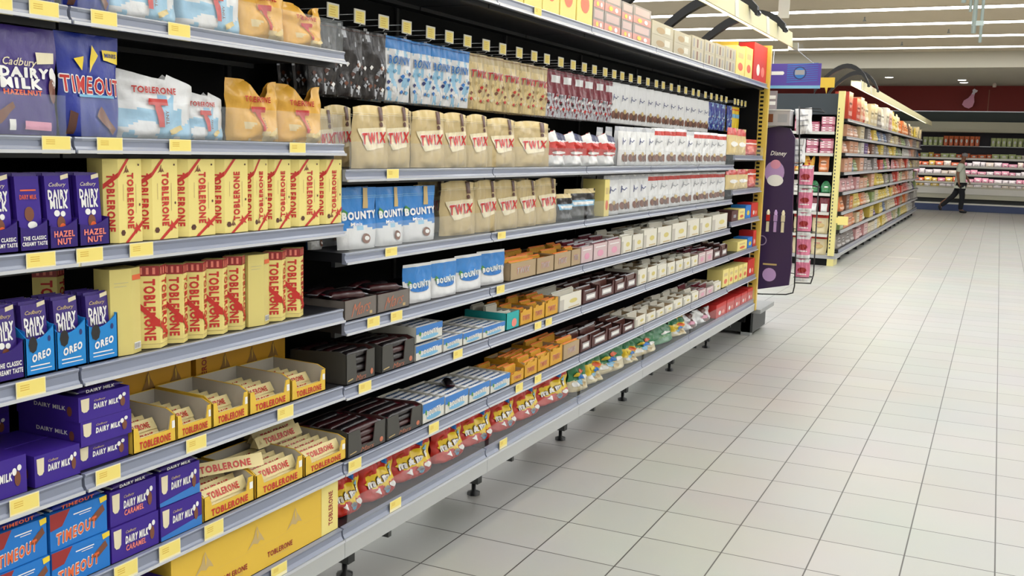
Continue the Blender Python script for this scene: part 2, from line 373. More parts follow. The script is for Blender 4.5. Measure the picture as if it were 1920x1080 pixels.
PK['bag_green'] = lambda: pouch_mesh('party_bag', .24, .165, .1, F_GRN, lambda u, v: F_CRM if v < .35 else None, art_gr, seed=15, wr=.014, top=lambda u: 1 - .15 * abs(u + .2))
PK['bag_yell'] = lambda: pouch_mesh('party_bag', .22, .155, .1, F_YEL, lambda u, v: F_GRN if v > .7 else (F_CRM if v < .3 else None), art_gr, seed=16, wr=.014)
PK['bag_round'] = lambda: pouch_mesh('party_bag', .28, .14, .14, F_GRN, None, lambda mb, s, w, h: (mb.ell(.02, h * .5, w * .2, h * .06, s, WHT, .004), mb.ell(0, h * .35, w * .25, h * .04, s, GRN, .004)), seed=17, wr=.006, top=lambda u: 1 - .6 * abs(u) ** 2.5)
PK['bag_brown'] = lambda: pouch_mesh('party_bag', .24, .15, .1, F_WHT, lambda u, v: F_BRN if abs(u - .2 + v * .3) < .3 else None, lambda mb, s, w, h: mb.ell(0, h * .4, w * .2, h * .1, s, PINK, .004), seed=18, wr=.012)
# hanging bags
def art_h(cols, brand=None):
    def f(mb, s, w, h):
        if brand: mb.text(brand, 0, h * .64, w * .8, h * .13, s, cols[0], .03, .15, off=.008, out=WHT if cols[0] is not WHT else None, outb=.05)
        rnd = random.Random(5)
        for i in range(16):
            a, b = rnd.uniform(-.4, .4), rnd.uniform(.1, .5)
            mb.poly([(w * (a - .06), h * b), (w * (a), h * (b + .035)), (w * (a + .07), h * (b + .01)), (w * a, h * (b - .04))], s, cols[i % len(cols)], .004)
        band(mb.part('top_seal'), s, w * .98, h * .955, .002, cols[-1], off=.003)
    return f
HB = {
 'dark': ('F_BLK', lambda u, v: F_SILV if noise.noise(Vector((u * 3, v * 6, 3))) > .3 else None, art_h([GRYI, WHT, BRN, CHOC])),
 'blue': ('F_WHT', lambda u, v: F_BBLU if v > .82 else (F_LBL if noise.noise(Vector((u * 3, v * 5, 1))) > .12 and abs(u) < .8 else None), art_h([MBLUE, LBL, WHT, NVY], 'BOUNTY')),
 'gold': ('F_LTAN', lambda u, v: F_TAN if v > .85 or noise.noise(Vector((u * 3, v * 5, 1))) > .2 else None, art_h([REDI, TAN, CRM, BRN], 'TWIX')),
 'maroon': ('F_DRED', lambda u, v: F_SILV if v < .5 and noise.noise(Vector((u * 5, v * 8, 2))) > -.1 else (F_WHT if .74 < v < .9 and u > -.5 else None), art_h([WHT, GRYI, REDI, BLK])),
 'white': ('F_WHT', None, art_white(0)),
 'royal': ('F_BLUE', lambda u, v: F_LBL if noise.noise(Vector((u * 4, v * 5, 9))) > .3 else None, art_h([LBL, WHT, NVY, MBLUE])),
 'yellow': ('F_YEL', None, lambda mb, s, w, h: (mb.rect(-w * .35, w * .35, h * .55, h * .7, s, LBL, .004), band(mb, s, w, h * .85, .012, ORG, off=.003))),
}
def hang_mesh(k):
    b, p, a = HB[k]
    mb_me = pouch_mesh('hanging_bag', .165, .235, .045, globals()[b], p, a, seed=20 + len(k), wr=.008 if k not in ('white', 'yellow') else .003, hang=True)
    return mb_me
# ------------------------------------------------------------------ cartons, trays, bars
def side_y(y):   # face looking along -Y
    return lambda a, b, off: (a, y - off, b)
def topf(z): return lambda a, b, off: (b, a, z + off)
def carton(name, w, h, d, mt, art=None, art2=None, lid=None):
    mb = MB(); mb.box(-d, 0, -w / 2, w / 2, 0, h, mt)
    mb.box(-d * .5 - .0015, -d * .5 + .0015, -w / 2 + .001, w / 2 - .001, h, h + .0008, lid or mt)
    if art: art(mb, flat(0), w, h)
    if art2: art2(mb, side_y(-w / 2), d, h)
    return mb.mesh(name)
def art_dm(extra=None, stripe=None):
    def f(mb, s, w, h):
        if stripe: mb.poly([(-w / 2, 0), (w / 2, 0), (w / 2, h * .3), (-w / 2, h * .12)], s, stripe)
        mb.poly([(-w * .46, h * .9), (-w * .3, h * .9), (-w * .31, h * .45), (-w * .35, h * .36), (-w * .41, h * .36), (-w * .45, h * .45)], s, CRM, .001)
        mb.text('Cadbury', -w * .1, h * .74, w * .22, h * .1, s, GOLDI, .0, .4)
        mb.text('DAIRY MILK', w * .02, h * .52, w * .48, h * .2, s, WHT, .06, .15)
        mb.ell(w * .3, h * .62, w * .035, h * .1, s, WHT, .0015); mb.ell(w * .38, h * .7, w * .035, h * .08, s, WHT, .0015); mb.ell(w * .35, h * .42, w * .05, h * .2, s, BRN, .0012)
        if extra: mb.text(extra[0], w * .0, h * .28, w * .42, h * .16, s, extra[1], .03, .15)
    return f
def art_dms(mb, s, d, h):
    mb.text('DAIRY MILK', -d * .45, h * .5, d * .5, h * .16, s, WHT, .03); mb.ell(-d * .14, h * .4, d * .04, h * .2, s, BRN)
PK['carton_dm'] = lambda: carton('chocolate_bar_carton', .147, .057, .2, C_PUR, art_dm(), art_dms)
PK['carton_car'] = lambda: carton('chocolate_bar_carton', .15, .1, .2, C_PUR, art_dm(('CARAMEL', SALM)), art_dms)
PK['carton_or'] = lambda: carton('chocolate_bar_carton', .147, .1, .2, C_PUR, art_dm(None, MBLUE), art_dms)
def art_to(mb, s, w, h):
    mb.poly([(-w / 2, h * .55), (-w * .5, h), (-w * .15, h), (-w * .3, h * .6)], s, DRED, .0008)
    mb.text('TIMEOUT', -w * .05, h * .33, w * .7, h * .3, s, ORG, .03, .1, tilt=.1, out=WHT, outb=.06)
    mb.poly([(w * .15, h * .45), (w * .42, h * .78), (w * .46, h * .6), (w * .28, h * .38)], s, BRN, .001)
    mb.rect(-w * .1, w * .22, h * .78, h * .81, s, WHT); mb.rect(0, w * .2, h * .72, h * .74, s, WHT); mb.poly([(w * .38, h * .82), (w * .5, h * .86), (w * .5, h * 1.0), (w * .36, h * .98)], s, YEL, .001)
PK['carton_to'] = lambda: carton('chocolate_bar_carton', .15, .1, .2, C_BLU, art_to)
def mountain(mb, s, ca, cb, k, mt, mt2):
    mb.poly([(ca - k * .5, cb - k * .4), (ca - k * .18, cb + k * .05), (ca - k * .1, cb + k * .32), (ca, cb + k * .5), (ca + k * .1, cb + k * .2), (ca + k * .22, cb + k * .02), (ca + k * .36, cb - k * .28), (ca + k * .15, cb - k * .18), (ca + k * .02, cb - k * .3), (ca - k * .2, cb - k * .2)], s, mt, .001)
    mb.poly([(ca - k * .04, cb + k * .3), (ca + k * .01, cb + k * .4), (ca + k * .05, cb + k * .1), (ca - .0, cb - k * .12)], s, mt2, .0015)
def art_big(mb, s, w, h):
    for a in (-.33, -.04, .2): mountain(mb, s, w * a, h * .66, .09, TAN, C_GYL)
    for a in (-.18, .1): mb.text('TOBLERONE', w * a, h * .22, .12, .022, s, DRED, .03); mb.rect(w * a - .04, w * a + .04, h * .13, h * .14, s, TAN)
    mb.rect(w * .38, w * .5, 0, h, s, C_YEL, .0006); mb.text('TOBLERONE', w * .445, h * .5, .15, .022, s, DRED, .03, rot=90)
    mb.rect(-w * .5, w * .38, h * .46, h * .462, s, TAN)
PK['carton_big'] = lambda: carton('large_shipping_carton', .76, .215, .35, C_GYL, art_big)
def art_cb(mb, s, w, h):
    mb.text('TOBLERONE', -w * .42, h * .5, h * .8, .02, s, DRED, .02, rot=90)
    for a in (-.2, .1, .35): mountain(mb, s, w * a, h * .55, .07, C_CBD, C_GYL)
PK['carton_back'] = lambda: carton('large_shipping_carton', .4, .17, .2, C_MUS, art_cb)
# tall gift boxes with a bevelled left edge
def giftbox(up=True):
    w, h, d, c = .11, .205, .07, .028
    mb = MB(); pts = [(0, w / 2), (0, -w / 2 + c), (-c * .8, -w / 2), (-d, -w / 2), (-d, w / 2)]
    mb.prism(pts, 0, h, 'z', C_YEL)
    L = math.hypot(c, c * .8)
    def bev(a, b, off):
        t = (a + L / 2) / L; x = -c * .8 + c * .8 * t; y = -w / 2 + c * t
        return (x + off * .8, y - off * .6, b)
    s = flat(0); r = -90 if up else 90; cf = c / 2
    mb.text('TOBLERONE', cf * 1.0, h * .5, h * .66, .021, s, REDI, .045, rot=r)
    mb.text('TOBLERONE', 0, h * .48, h * .68, .018, bev, REDI, .045, rot=-90)
    zt, zb = (h, 0)
    mb0 = mb; mb = mb0.part('ribbon')
    mb.poly([(-w / 2 + c, h * .84), (w * .02, h), (w * .1, h), (-w / 2 + c, h * .78)], s, REDI, .001); mb.poly([(-L / 2, h * .7), (L / 2, h * .84), (L / 2, h * .78), (-L / 2, h * .64)], bev, REDI, .001)
    mb = mb0.part('ribbon_bow')
    mb.poly([(-w * .06, 0), (w * .04, 0), (w / 2, h * .2), (w / 2, h * .26)], s, REDI, .001)
    bw = []
    for i in range(10):
        a = 2 * math.pi * i / 10; q = .016 if i % 2 else .006; bw.append((w * .33 + q * math.cos(a), h * .165 + q * math.sin(a)))
    mb.poly(bw, s, REDI, .0015)
    mb = mb0
    k = 1 if up else -1
    mountain(mb, s, w * .02, h * (.5 + .37 * k), .024, BRN, C_YEL)
    mb.ell(-w * .12, h * .12, .008, .008, s, CHOC, .001, n=6); mb.rect(w * .3, w * .315, h * .35, h * .7, s, TAN); mb.ell(w * .42, h * .45, .003, .004, s, CHOC, n=6); mb.ell(w * .4, h * .93, .003, .003, s, CHOC, n=6)
    mb.rect(-w * .1, -w * .085, h * .5, h * .7, s, TAN)
    return mb.mesh('gift_box')
PK['gift'] = lambda: giftbox(True)
PK['giftr'] = lambda: giftbox(False)
def prismbox(rb=True):
    w, h = .075, .2; px, py = 0, .002; a = (-.034, -w / 2); b = (-.017, w / 2)
    mb = MB(); mb.prism([(px, py), a, (-.055, 0), b], 0, h, 'z', C_YEL)
    def face(p, q):
        L = math.hypot(q[0] - p[0], q[1] - p[1]); n = ((q[1] - p[1]) / L, -(q[0] - p[0]) / L)
        if n[0] < 0: n = (-n[0], -n[1])
        return (lambda t, z, off: (p[0] + (q[0] - p[0]) * (t / L + .5) + n[0] * off, p[1] + (q[1] - p[1]) * (t / L + .5) + n[1] * off, z)), L
    fa, LA = face(a, (px, py)); fb, LB = face((px, py), b)
    for f, L in ((fa, LA), (fb, LB)):
        mb.rect(-L / 2, L / 2, h * .88, h, f, C_RED if False else DRED, .0008); mb.text('TOBLERONE', .004, h * .47, h * .74, .024, f, REDI, .04, rot=-90)
        for q in (-.014, 0, .014): mb.rect(q - .003, q + .003, h * .9, h * .98, f, SALM, .0014)
        mb.rect(-L / 2, L / 2, h * .05, h * .056, f, TAN)
    if rb:
        mb0 = mb; mb = mb0.part('ribbon')
        mb.poly([(-LA / 2, h * .52), (-LA / 2 + .008, h * .56), (LA / 2, h * .34), (LA / 2, h * .26)], fa, REDI, .0018)
        mb.poly([(-LB / 2, h * .34), (-LB / 2, h * .26), (LB / 2, h * .12), (LB / 2, h * .18)], fb, REDI, .0018)
        bw = []
        for i in range(12):
            t = 2 * math.pi * i / 12; q = .017 if i % 2 else .007; bw.append((.012 + q * math.cos(t), h * .31 + q * 1.2 * math.sin(t)))
        mb.poly(bw, fa, REDI, .0022)
        mb = mb0
    return mb.mesh('triangular_gift_box')
PK['prism'] = lambda: prismbox(True)
PK['prism_red'] = lambda: prismbox(True)
def palebox():
    w, h = .085, .2; mb = MB()
    pts = [(-.012, w / 2), (0, w * .1), (-.01, -w / 2), (-.06, -w / 2), (-.06, w / 2)]
    mb.prism(pts, 0, h, 'z', C_PYL)
    s = flat(-.004)
    f = lambda a, b, off: (-.005 + off + .004, a, b)
    mb.rect(w * .12, w * .48, h * .86, h * .92, lambda a, b, o: (-.0001 + o - (a - w * .1) * .3, a, b), ORG, .001)
    mb.rect(w * .16, w * .44, h * .05, h * .13, lambda a, b, o: (o - (a - w * .1) * .3, a, b), WHT, .001)
    for k in range(5): mb.rect(w * (.18 + .05 * k), w * (.2 + .05 * k), h * .06, h * .12, lambda a, b, o: (o - (a - w * .1) * .3, a, b), BLK, .0015)
    mb.rect(-w * .4, 0, h * .84, h * .843, lambda a, b, o: (o - (w * .1 - a) * .17, a, b), GRYI); mb.rect(-w * .4, -w * .05, h * .8, h * .803, lambda a, b, o: (o - (w * .1 - a) * .17, a, b), GRYI)
    return mb.mesh('gift_box')
PK['pale_box'] = palebox
# trays: thin-walled open display cartons
def tray(name, w, h, d, mt, inner, front=None, art=None, sh=None, bh=None, arts=None):
    mb = MB(); t = .0025; sh = sh or h; bh = bh or sh
    mb.box(-d, 0, -w / 2, w / 2, 0, t, mt)
    fr = front or [(-w / 2, 0), (w / 2, 0), (w / 2, h), (-w / 2, h)]
    mb.prism(fr, -t, 0, 'x', mt)
    mb.prism([(a * .985, b * .99 + .0005) for a, b in fr], -t - .0006, -t - .0001, 'x', inner)
    for y0, y1 in ((-w / 2, -w / 2 + t), (w / 2 - t, w / 2)):
        mb.prism([(0, 0), (0, fr[2][1] if y0 > 0 else fr[-1][1]), (-.03, sh), (-d, bh), (-d, 0)], y0, y1, 'y', mt)
        yy = (y1 + .0003) if y0 < 0 else (y0 - .0003)
        mb.prism([(-t, t), (-t, h * .98), (-.03, sh * .985), (-d + t, bh * .985), (-d + t, t)], yy - .0002, yy + .0002, 'y', inner)
    mb.box(-d, -d + t, -w / 2, w / 2, 0, bh, mt); mb.box(-d + t, -d + t * 1.2, -w / 2 + t, w / 2 - t, 0, bh * .98, inner)
    if art: art(mb, flat(0), w, h)
    if arts: arts(mb, side_y(-w / 2), d, h)
    return mb.mesh(name)
def front_lip(w, h, low, wing=.16):
    return [(-w / 2, 0), (w / 2, 0), (w / 2, h), (w / 2 - w * wing * .7, h), (w / 2 - w * wing, low), (-w / 2 + w * wing, low), (-w / 2 + w * wing * .7, h * .92), (-w / 2, h * .92)]
def art_tt(mb, s, w, h):
    mb.text('TOBLERONE', 0, h * .24, w * .72, h * .26, s, REDI, .04)
    mb.rect(w * .4, w * .47, h * .52, h * .8, s, WHT)
PK['tray_tobl'] = lambda: tray('display_tray', .14, .08, .2, C_GYL, C_LIN, front_lip(.14, .08, .04), art_tt, sh=.095, bh=.1)
def curvy(w, h, left, right, n=8):
    return [(-w / 2, 0), (w / 2, 0)] + [(w / 2 - w * i / n, h * (right + (left - right) * i / n) - h * .16 * math.sin(math.pi * i / n)) for i in range(n + 1)]
def tx(lines, mt, size):
    def f(mb, s, w, h):
        for t, z, ww in lines: mb.text(t, 0, h * z, w * ww, h * size, s, mt, .04, off=.0014)
    return f
PK['trayc_classic'] = lambda: tray('display_tray', .073, .068, .12, C_DPUR, C_PUR, curvy(.073, .068, .8, 1), tx([('THE CLASSIC', .42, .78), ('CREAMY TASTE', .24, .86)], WHT, .12), sh=.07)
PK['trayc_hazel'] = lambda: tray('display_tray', .078, .068, .12, C_DPUR, C_PUR, curvy(.078, .068, .8, 1), tx([('HAZEL', .5, .7), ('NUT', .24, .48)], SALM, .2), sh=.07)
def art_or(mb, s, w, h):
    mb.text('OREO', w * .02, h * .42, w * .62, h * .16, s, WHT, .05, tilt=.15)
    mb.ell(-w * .25, h * .68, .012, .014, s, BLK, .001, n=8); mb.rect(-w * .35, w * .3, h * .2, h * .225, s, WHT); mb.rect(-w * .35, w * .36, h * .12, h * .14, s, WHT); mb.ell(w * .3, h * .76, .004, .005, s, NVY)
PK['trayc_oreo'] = lambda: tray('display_tray', .08, .075, .12, C_OBL, C_BLU, curvy(.08, .075, .85, 1.05), art_or, sh=.08)
PK['tray_mars'] = lambda: tray('display_tray', .19, .068, .2, C_GRY, C_DGR, None, lambda mb, s, w, h: (mb.text('Mars', 0, h * .52, w * .6, h * .6, s, MARSI, -.01, .5, tilt=.1), mb.rect(w * .28, w * .36, h * .12, h * .28, s, TAN)))
def front_cut(w, h, a, b, low): return [(-w / 2, 0), (w / 2, 0), (w / 2, h), (b, h), (b - .01, low), (a + .01, low), (a, h), (-w / 2, h)]
PK['tray_marsd'] = lambda: tray('display_tray', .21, .105, .22, C_DGR, C_BRN, front_cut(.21, .105, -.04, .045, .03), lambda mb, s, w, h: (mb.text('Mars', .0, h * .14, w * .36, h * .18, s, MARSI, -.01, .4), mb.ell(w * .38, h * .22, .01, .011, s, MARSI), mb.poly([(-w * .45, h * .1), (-w * .28, h * .14), (-w * .28, h * .18), (-w * .45, h * .14)], s, TAN)), sh=.115, bh=.1)
def art_bt(mb, s, w, h):
    mb.poly([(-w / 2, h * .55), (w / 2, h * .6), (w / 2, h), (-w / 2, h)], s, MBLUE, .0007)
    mb.ell(0, h * .26, w * .34, h * .14, s, LBL, .001); mb.text('BOUNTY', 0, h * .5, w * .62, h * .28, s, WHT, .05, tilt=.05, out=NVY, outb=.04); mb.ell(-w * .36, h * .55, .008, .009, s, GRN, .0015, n=6)
PK['tray_bounty'] = lambda: tray('display_tray', .18, .062, .2, C_WHT, C_LGT, None, art_bt, bh=.065)
PK['tray_teal'] = lambda: tray('display_tray', .125, .07, .2, C_TEA, C_LIN, None, lambda mb, s, w, h: mb.ell(w * .1, h * .35, w * .2, h * .25, s, SALM))
def art_yl(mb, s, w, h):
    mb.text('TWIX', 0, h * .42, w * .6, h * .3, s, REDI, .02, .3, out=CRM)
PK['tray_yellow'] = lambda: tray('display_tray', .13, .072, .2, C_MUS, C_KRF, [(-.065, 0), (.065, 0), (.065, .072), (.04, .072), (.035, .062), (0, .062), (-.01, .07), (-.035, .068), (-.04, .058), (-.065, .058)], art_yl)
PK['tray_kraft'] = lambda: tray('display_tray', .2, .075, .2, C_KRF, C_CBD, None, lambda mb, s, w, h: mb.text('TWIX', 0, h * .5, w * .5, h * .34, s, C_SLV, .03, .3, out=SALM))
def art_br(mb, s, w, h):
    mb.rect(-w * .32, w * .32, h * .2, h * .62, s, C_SLV, .001); mb.rect(-w * .26, w * .26, h * .3, h * .52, s, WHT, .0015)
PK['tray_brown'] = lambda: tray('display_tray', .19, .075, .2, C_BRN, C_DBR, front_lip(.19, .075, .05, .12), art_br)
PK['tray_pink'] = lambda: tray('display_tray', .19, .08, .2, C_PNK, C_LIN, None, lambda mb, s, w, h: (mb.rect(-w * .36, w * .36, h * .76, h * .82, s, WHT), mb.ell(0, h * .4, w * .22, h * .2, s, PINK)))
PK['tray_white'] = lambda: tray('display_tray', .19, .09, .2, C_LGT, C_KRF, None, lambda mb, s, w, h: (mb.rect(-w * .5, -w * .3, 0, h * .72, s, C_LIN), mb.ell(w * .12, h * .5, w * .18, h * .14, s, C_PYL), mb.rect(-w * .1, w * .4, h * .1, h * .16, s, TAN)))
def boxmesh(mt, art=None, w=.2, h=.2, d=.12, name='small_carton'):
    return lambda: carton(name, w, h, d, mt, art)
PK['box_yellow'] = boxmesh(C_YEL, lambda mb, s, w, h: (mb.ell(0, h * .3, w * .28, h * .14, s, ORG), mb.rect(-w * .3, w * .3, h * .6, h * .78, s, GOLDI)))
PK['box_pink'] = boxmesh(card('dull_silver_card', (160, 154, 154)), lambda mb, s, w, h: (mb.rect(-w * .4, w * .4, h * .5, h * .9, s, C_PNK), mb.rect(-w * .5, w * .5, 0, h * .4, s, DUSTY), mb.ell(-w * .15, h * .2, w * .12, h * .12, s, YEL, .002), mb.ell(w * .2, h * .2, w * .1, h * .12, s, WHT, .002)), h=.095)
PK['box_white'] = boxmesh(card('oatmeal_card', (188, 182, 164)), lambda mb, s, w, h: (mb.ell(-w * .1, h * .4, w * .2, h * .25, s, C_KRF), mb.rect(w * .1, w * .35, h * .3, h * .8, s, C_WHT)), h=.08)
PK['box_small'] = boxmesh(card('oatmeal_card', (188, 182, 164)), lambda mb, s, w, h: [mb.rect(w * (-.4 + k * .3), w * (-.28 + k * .3), h * .1, h * .8, s, BRN if k % 2 else GRYI) for k in range(3)], h=.08)
PK['box_red'] = boxmesh(C_RED, lambda mb, s, w, h: (mb.ell(-w * .15, h * .3, w * .12, h * .16, s, WHT), mb.ell(w * .2, h * .28, w * .13, h * .14, s, SALM)))
PK['box_blue'] = boxmesh(C_BLU, lambda mb, s, w, h: mb.ell(0, h * .4, w * .25, h * .2, s, YEL), h=.1)
PK['box_dark'] = boxmesh(C_BRN, lambda mb, s, w, h: mb.rect(-w * .2, w * .2, h * .3, h * .6, s, GRYI), h=.1)
def bar(name, L, W, T, mt, mt2=None, text=None, tm=None):
    # flow-wrapped bar lying along Y, crimped at both ends
    mb = MB(); secs = [(-L / 2, W * .95, .002), (-L / 2 + .008, W * .9, .002), (-L / 2 + .016, W * .85, T), (0, W * .9, T * 1.02), (L / 2 - .016, W * .85, T), (L / 2 - .008, W * .9, .002), (L / 2, W * .95, .002)]
    vs = []; n = 8
    for y, ww, tt in secs:
        for k in range(n):
            a = 2 * math.pi * (k + .5) / n; vs.append((math.copysign(min(1, abs(math.cos(a)) * 1.15), math.cos(a)) * ww / 2, y, T / 2 + math.copysign(min(1, abs(math.sin(a)) * 1.15), math.sin(a)) * tt / 2))
    fs = []; fs2 = []
    for j in range(len(secs) - 1):
        for k in range(n):
            q = (j * n + k, j * n + (k + 1) % n, (j + 1) * n + (k + 1) % n, (j + 1) * n + k)
            (fs2 if j in (0, 5) else fs).append(q)
    mb.add(vs, fs, mt, True); mb.add(vs, fs2, mt2 or mt)
    if text:
        mb.text(text, 0, T * .5, L * .6, T * .5, lambda a, b, off: (W * .46 + off, a, b), tm, .03); mb.text(text, 0, 0, L * .6, W * .5, lambda a, b, off: (-b, a, T * 1.0 + off), tm, .03)
    return mb.mesh(name)
def tri_bar():
    mb = MB(); L, w, h = .2, .034, .031; mb.prism([(0, 0), (-w, 0), (-w / 2, h)], -L / 2, L / 2, 'y', card('cream_yellow_card', (232, 214, 156)))
    f = lambda a, b, off: (-(w / 2) * (b / h) + off * .9, a, b + off * .5)
    mb.text('TOBLERONE', 0, h * .45, L * .66, h * .5, f, REDI, .04); mountain(mb, f, -L * .42, h * .45, .016, TAN, C_YEL)
    return mb.mesh('triangular_chocolate_bar')
def slab(name, mt, w=.17, h=.1, t=.014, mt2=None, art=None):
    mb = MB(); mb.box(-t, 0, -w / 2, w / 2, .004, h - .006, mt); mb.box(-t * .6, -t * .4, -w / 2, w / 2, h - .006, h, mt2 or mt); mb.box(-t * .6, -t * .4, -w / 2, w / 2, 0, .004, mt2 or mt)
    if art: art(mb, flat(0), w, h)
    return mb.mesh(name)
def art_tab(hz=False):
    def f(mb, s, w, h):
        mb.text('Cadbury', 0, h * .83, w * .7, h * .07, s, CRM if not hz else GOLDI, .0, .4); mb.text('DAIRY', 0, h * .7, w * .82, h * .12, s, WHT, .06); mb.text('MILK', 0, h * .57, w * .7, h * .12, s, WHT, .06)
        mb.ell(-w * .1, h * .44, w * .12, h * .045, s, WHT); mb.ell(w * .15, h * .43, w * .1, h * .04, s, WHT); mb.ell(w * .05, h * .3, w * .17, h * .1, s, BRN); mb.ell(w * .1, h * .24, w * .13, h * .06, s, ORG, .0015)
        mb.poly([(w * .15, h * .9), (w * .48, h * .93), (w * .48, h * .99), (w * .15, h * .96)], s, CRM)
    return f
def art_tab2(mb, s, w, h):
    mb.rect(-w * .3, w * .35, h * .76, h * .78, s, ORG); mb.text('DAIRY MILK', 0, h * .68, w * .7, h * .06, s, ORG, .02); mb.ell(.0, h * .45, w * .2, h * .1, s, BRN); mb.ell(w * .1, h * .3, w * .2, h * .05, s, WHT)
BAR = dict(
 tri=tri_bar, dark=lambda: bar('wrapped_bar', .12, .036, .018, F_BLK, F_DRED), darkr=lambda: bar('wrapped_bar', .12, .036, .018, foil('oxblood_foil', (58, 22, 24)), F_SILV),
 blue=lambda: bar('wrapped_bar', .165, .03, .02, F_WHT, F_BBLU, 'BOUNTY', MBLUE), gold=lambda: bar('wrapped_bar', .16, .03, .018, F_LTAN, F_GOLD),
 purple=lambda: bar('wrapped_bar', .135, .036, .014, F_PURP, F_SILV, 'DAIRY MILK', WHT), navy=lambda: bar('wrapped_bar', .14, .034, .016, F_BLUE, F_SILV, 'TIMEOUT', ORG),
 tablet=lambda: slab('chocolate_tablet', C_PUR, .062, .15, .01, F_PURP, art_tab()), tablet2=lambda: slab('chocolate_tablet', C_PUR, .062, .15, .01, F_PURP, art_tab2),
 snack=lambda: slab('chocolate_tablet', F_PURP, .062, .13, .016, F_PURP, art_tab(True)),
 sw=lambda: slab('snack_slab', C_LGT, .17, .1, .014, C_WHT), sk=lambda: slab('snack_slab', F_GOLD, .17, .09, .014, F_ORG), sb=lambda: slab('snack_slab', F_BRN, .17, .085, .014, F_SILV), sp=lambda: slab('snack_slab', F_DRED, .17, .09, .014, F_SILV))
_M = {}
def M(k):
    if k not in _M: _M[k] = (PK.get(k) or BAR.get(k) or (lambda: hang_mesh(k[5:])))()
    return _M[k]
_D = {}
def dims(me):
    if me.name not in _D:
        xs = [v.co for v in me.vertices]; _D[me.name] = tuple(max(c[i] for c in xs) - min(c[i] for c in xs) for i in range(3)) + (max(c[0] for c in xs),)
    return _D[me.name]
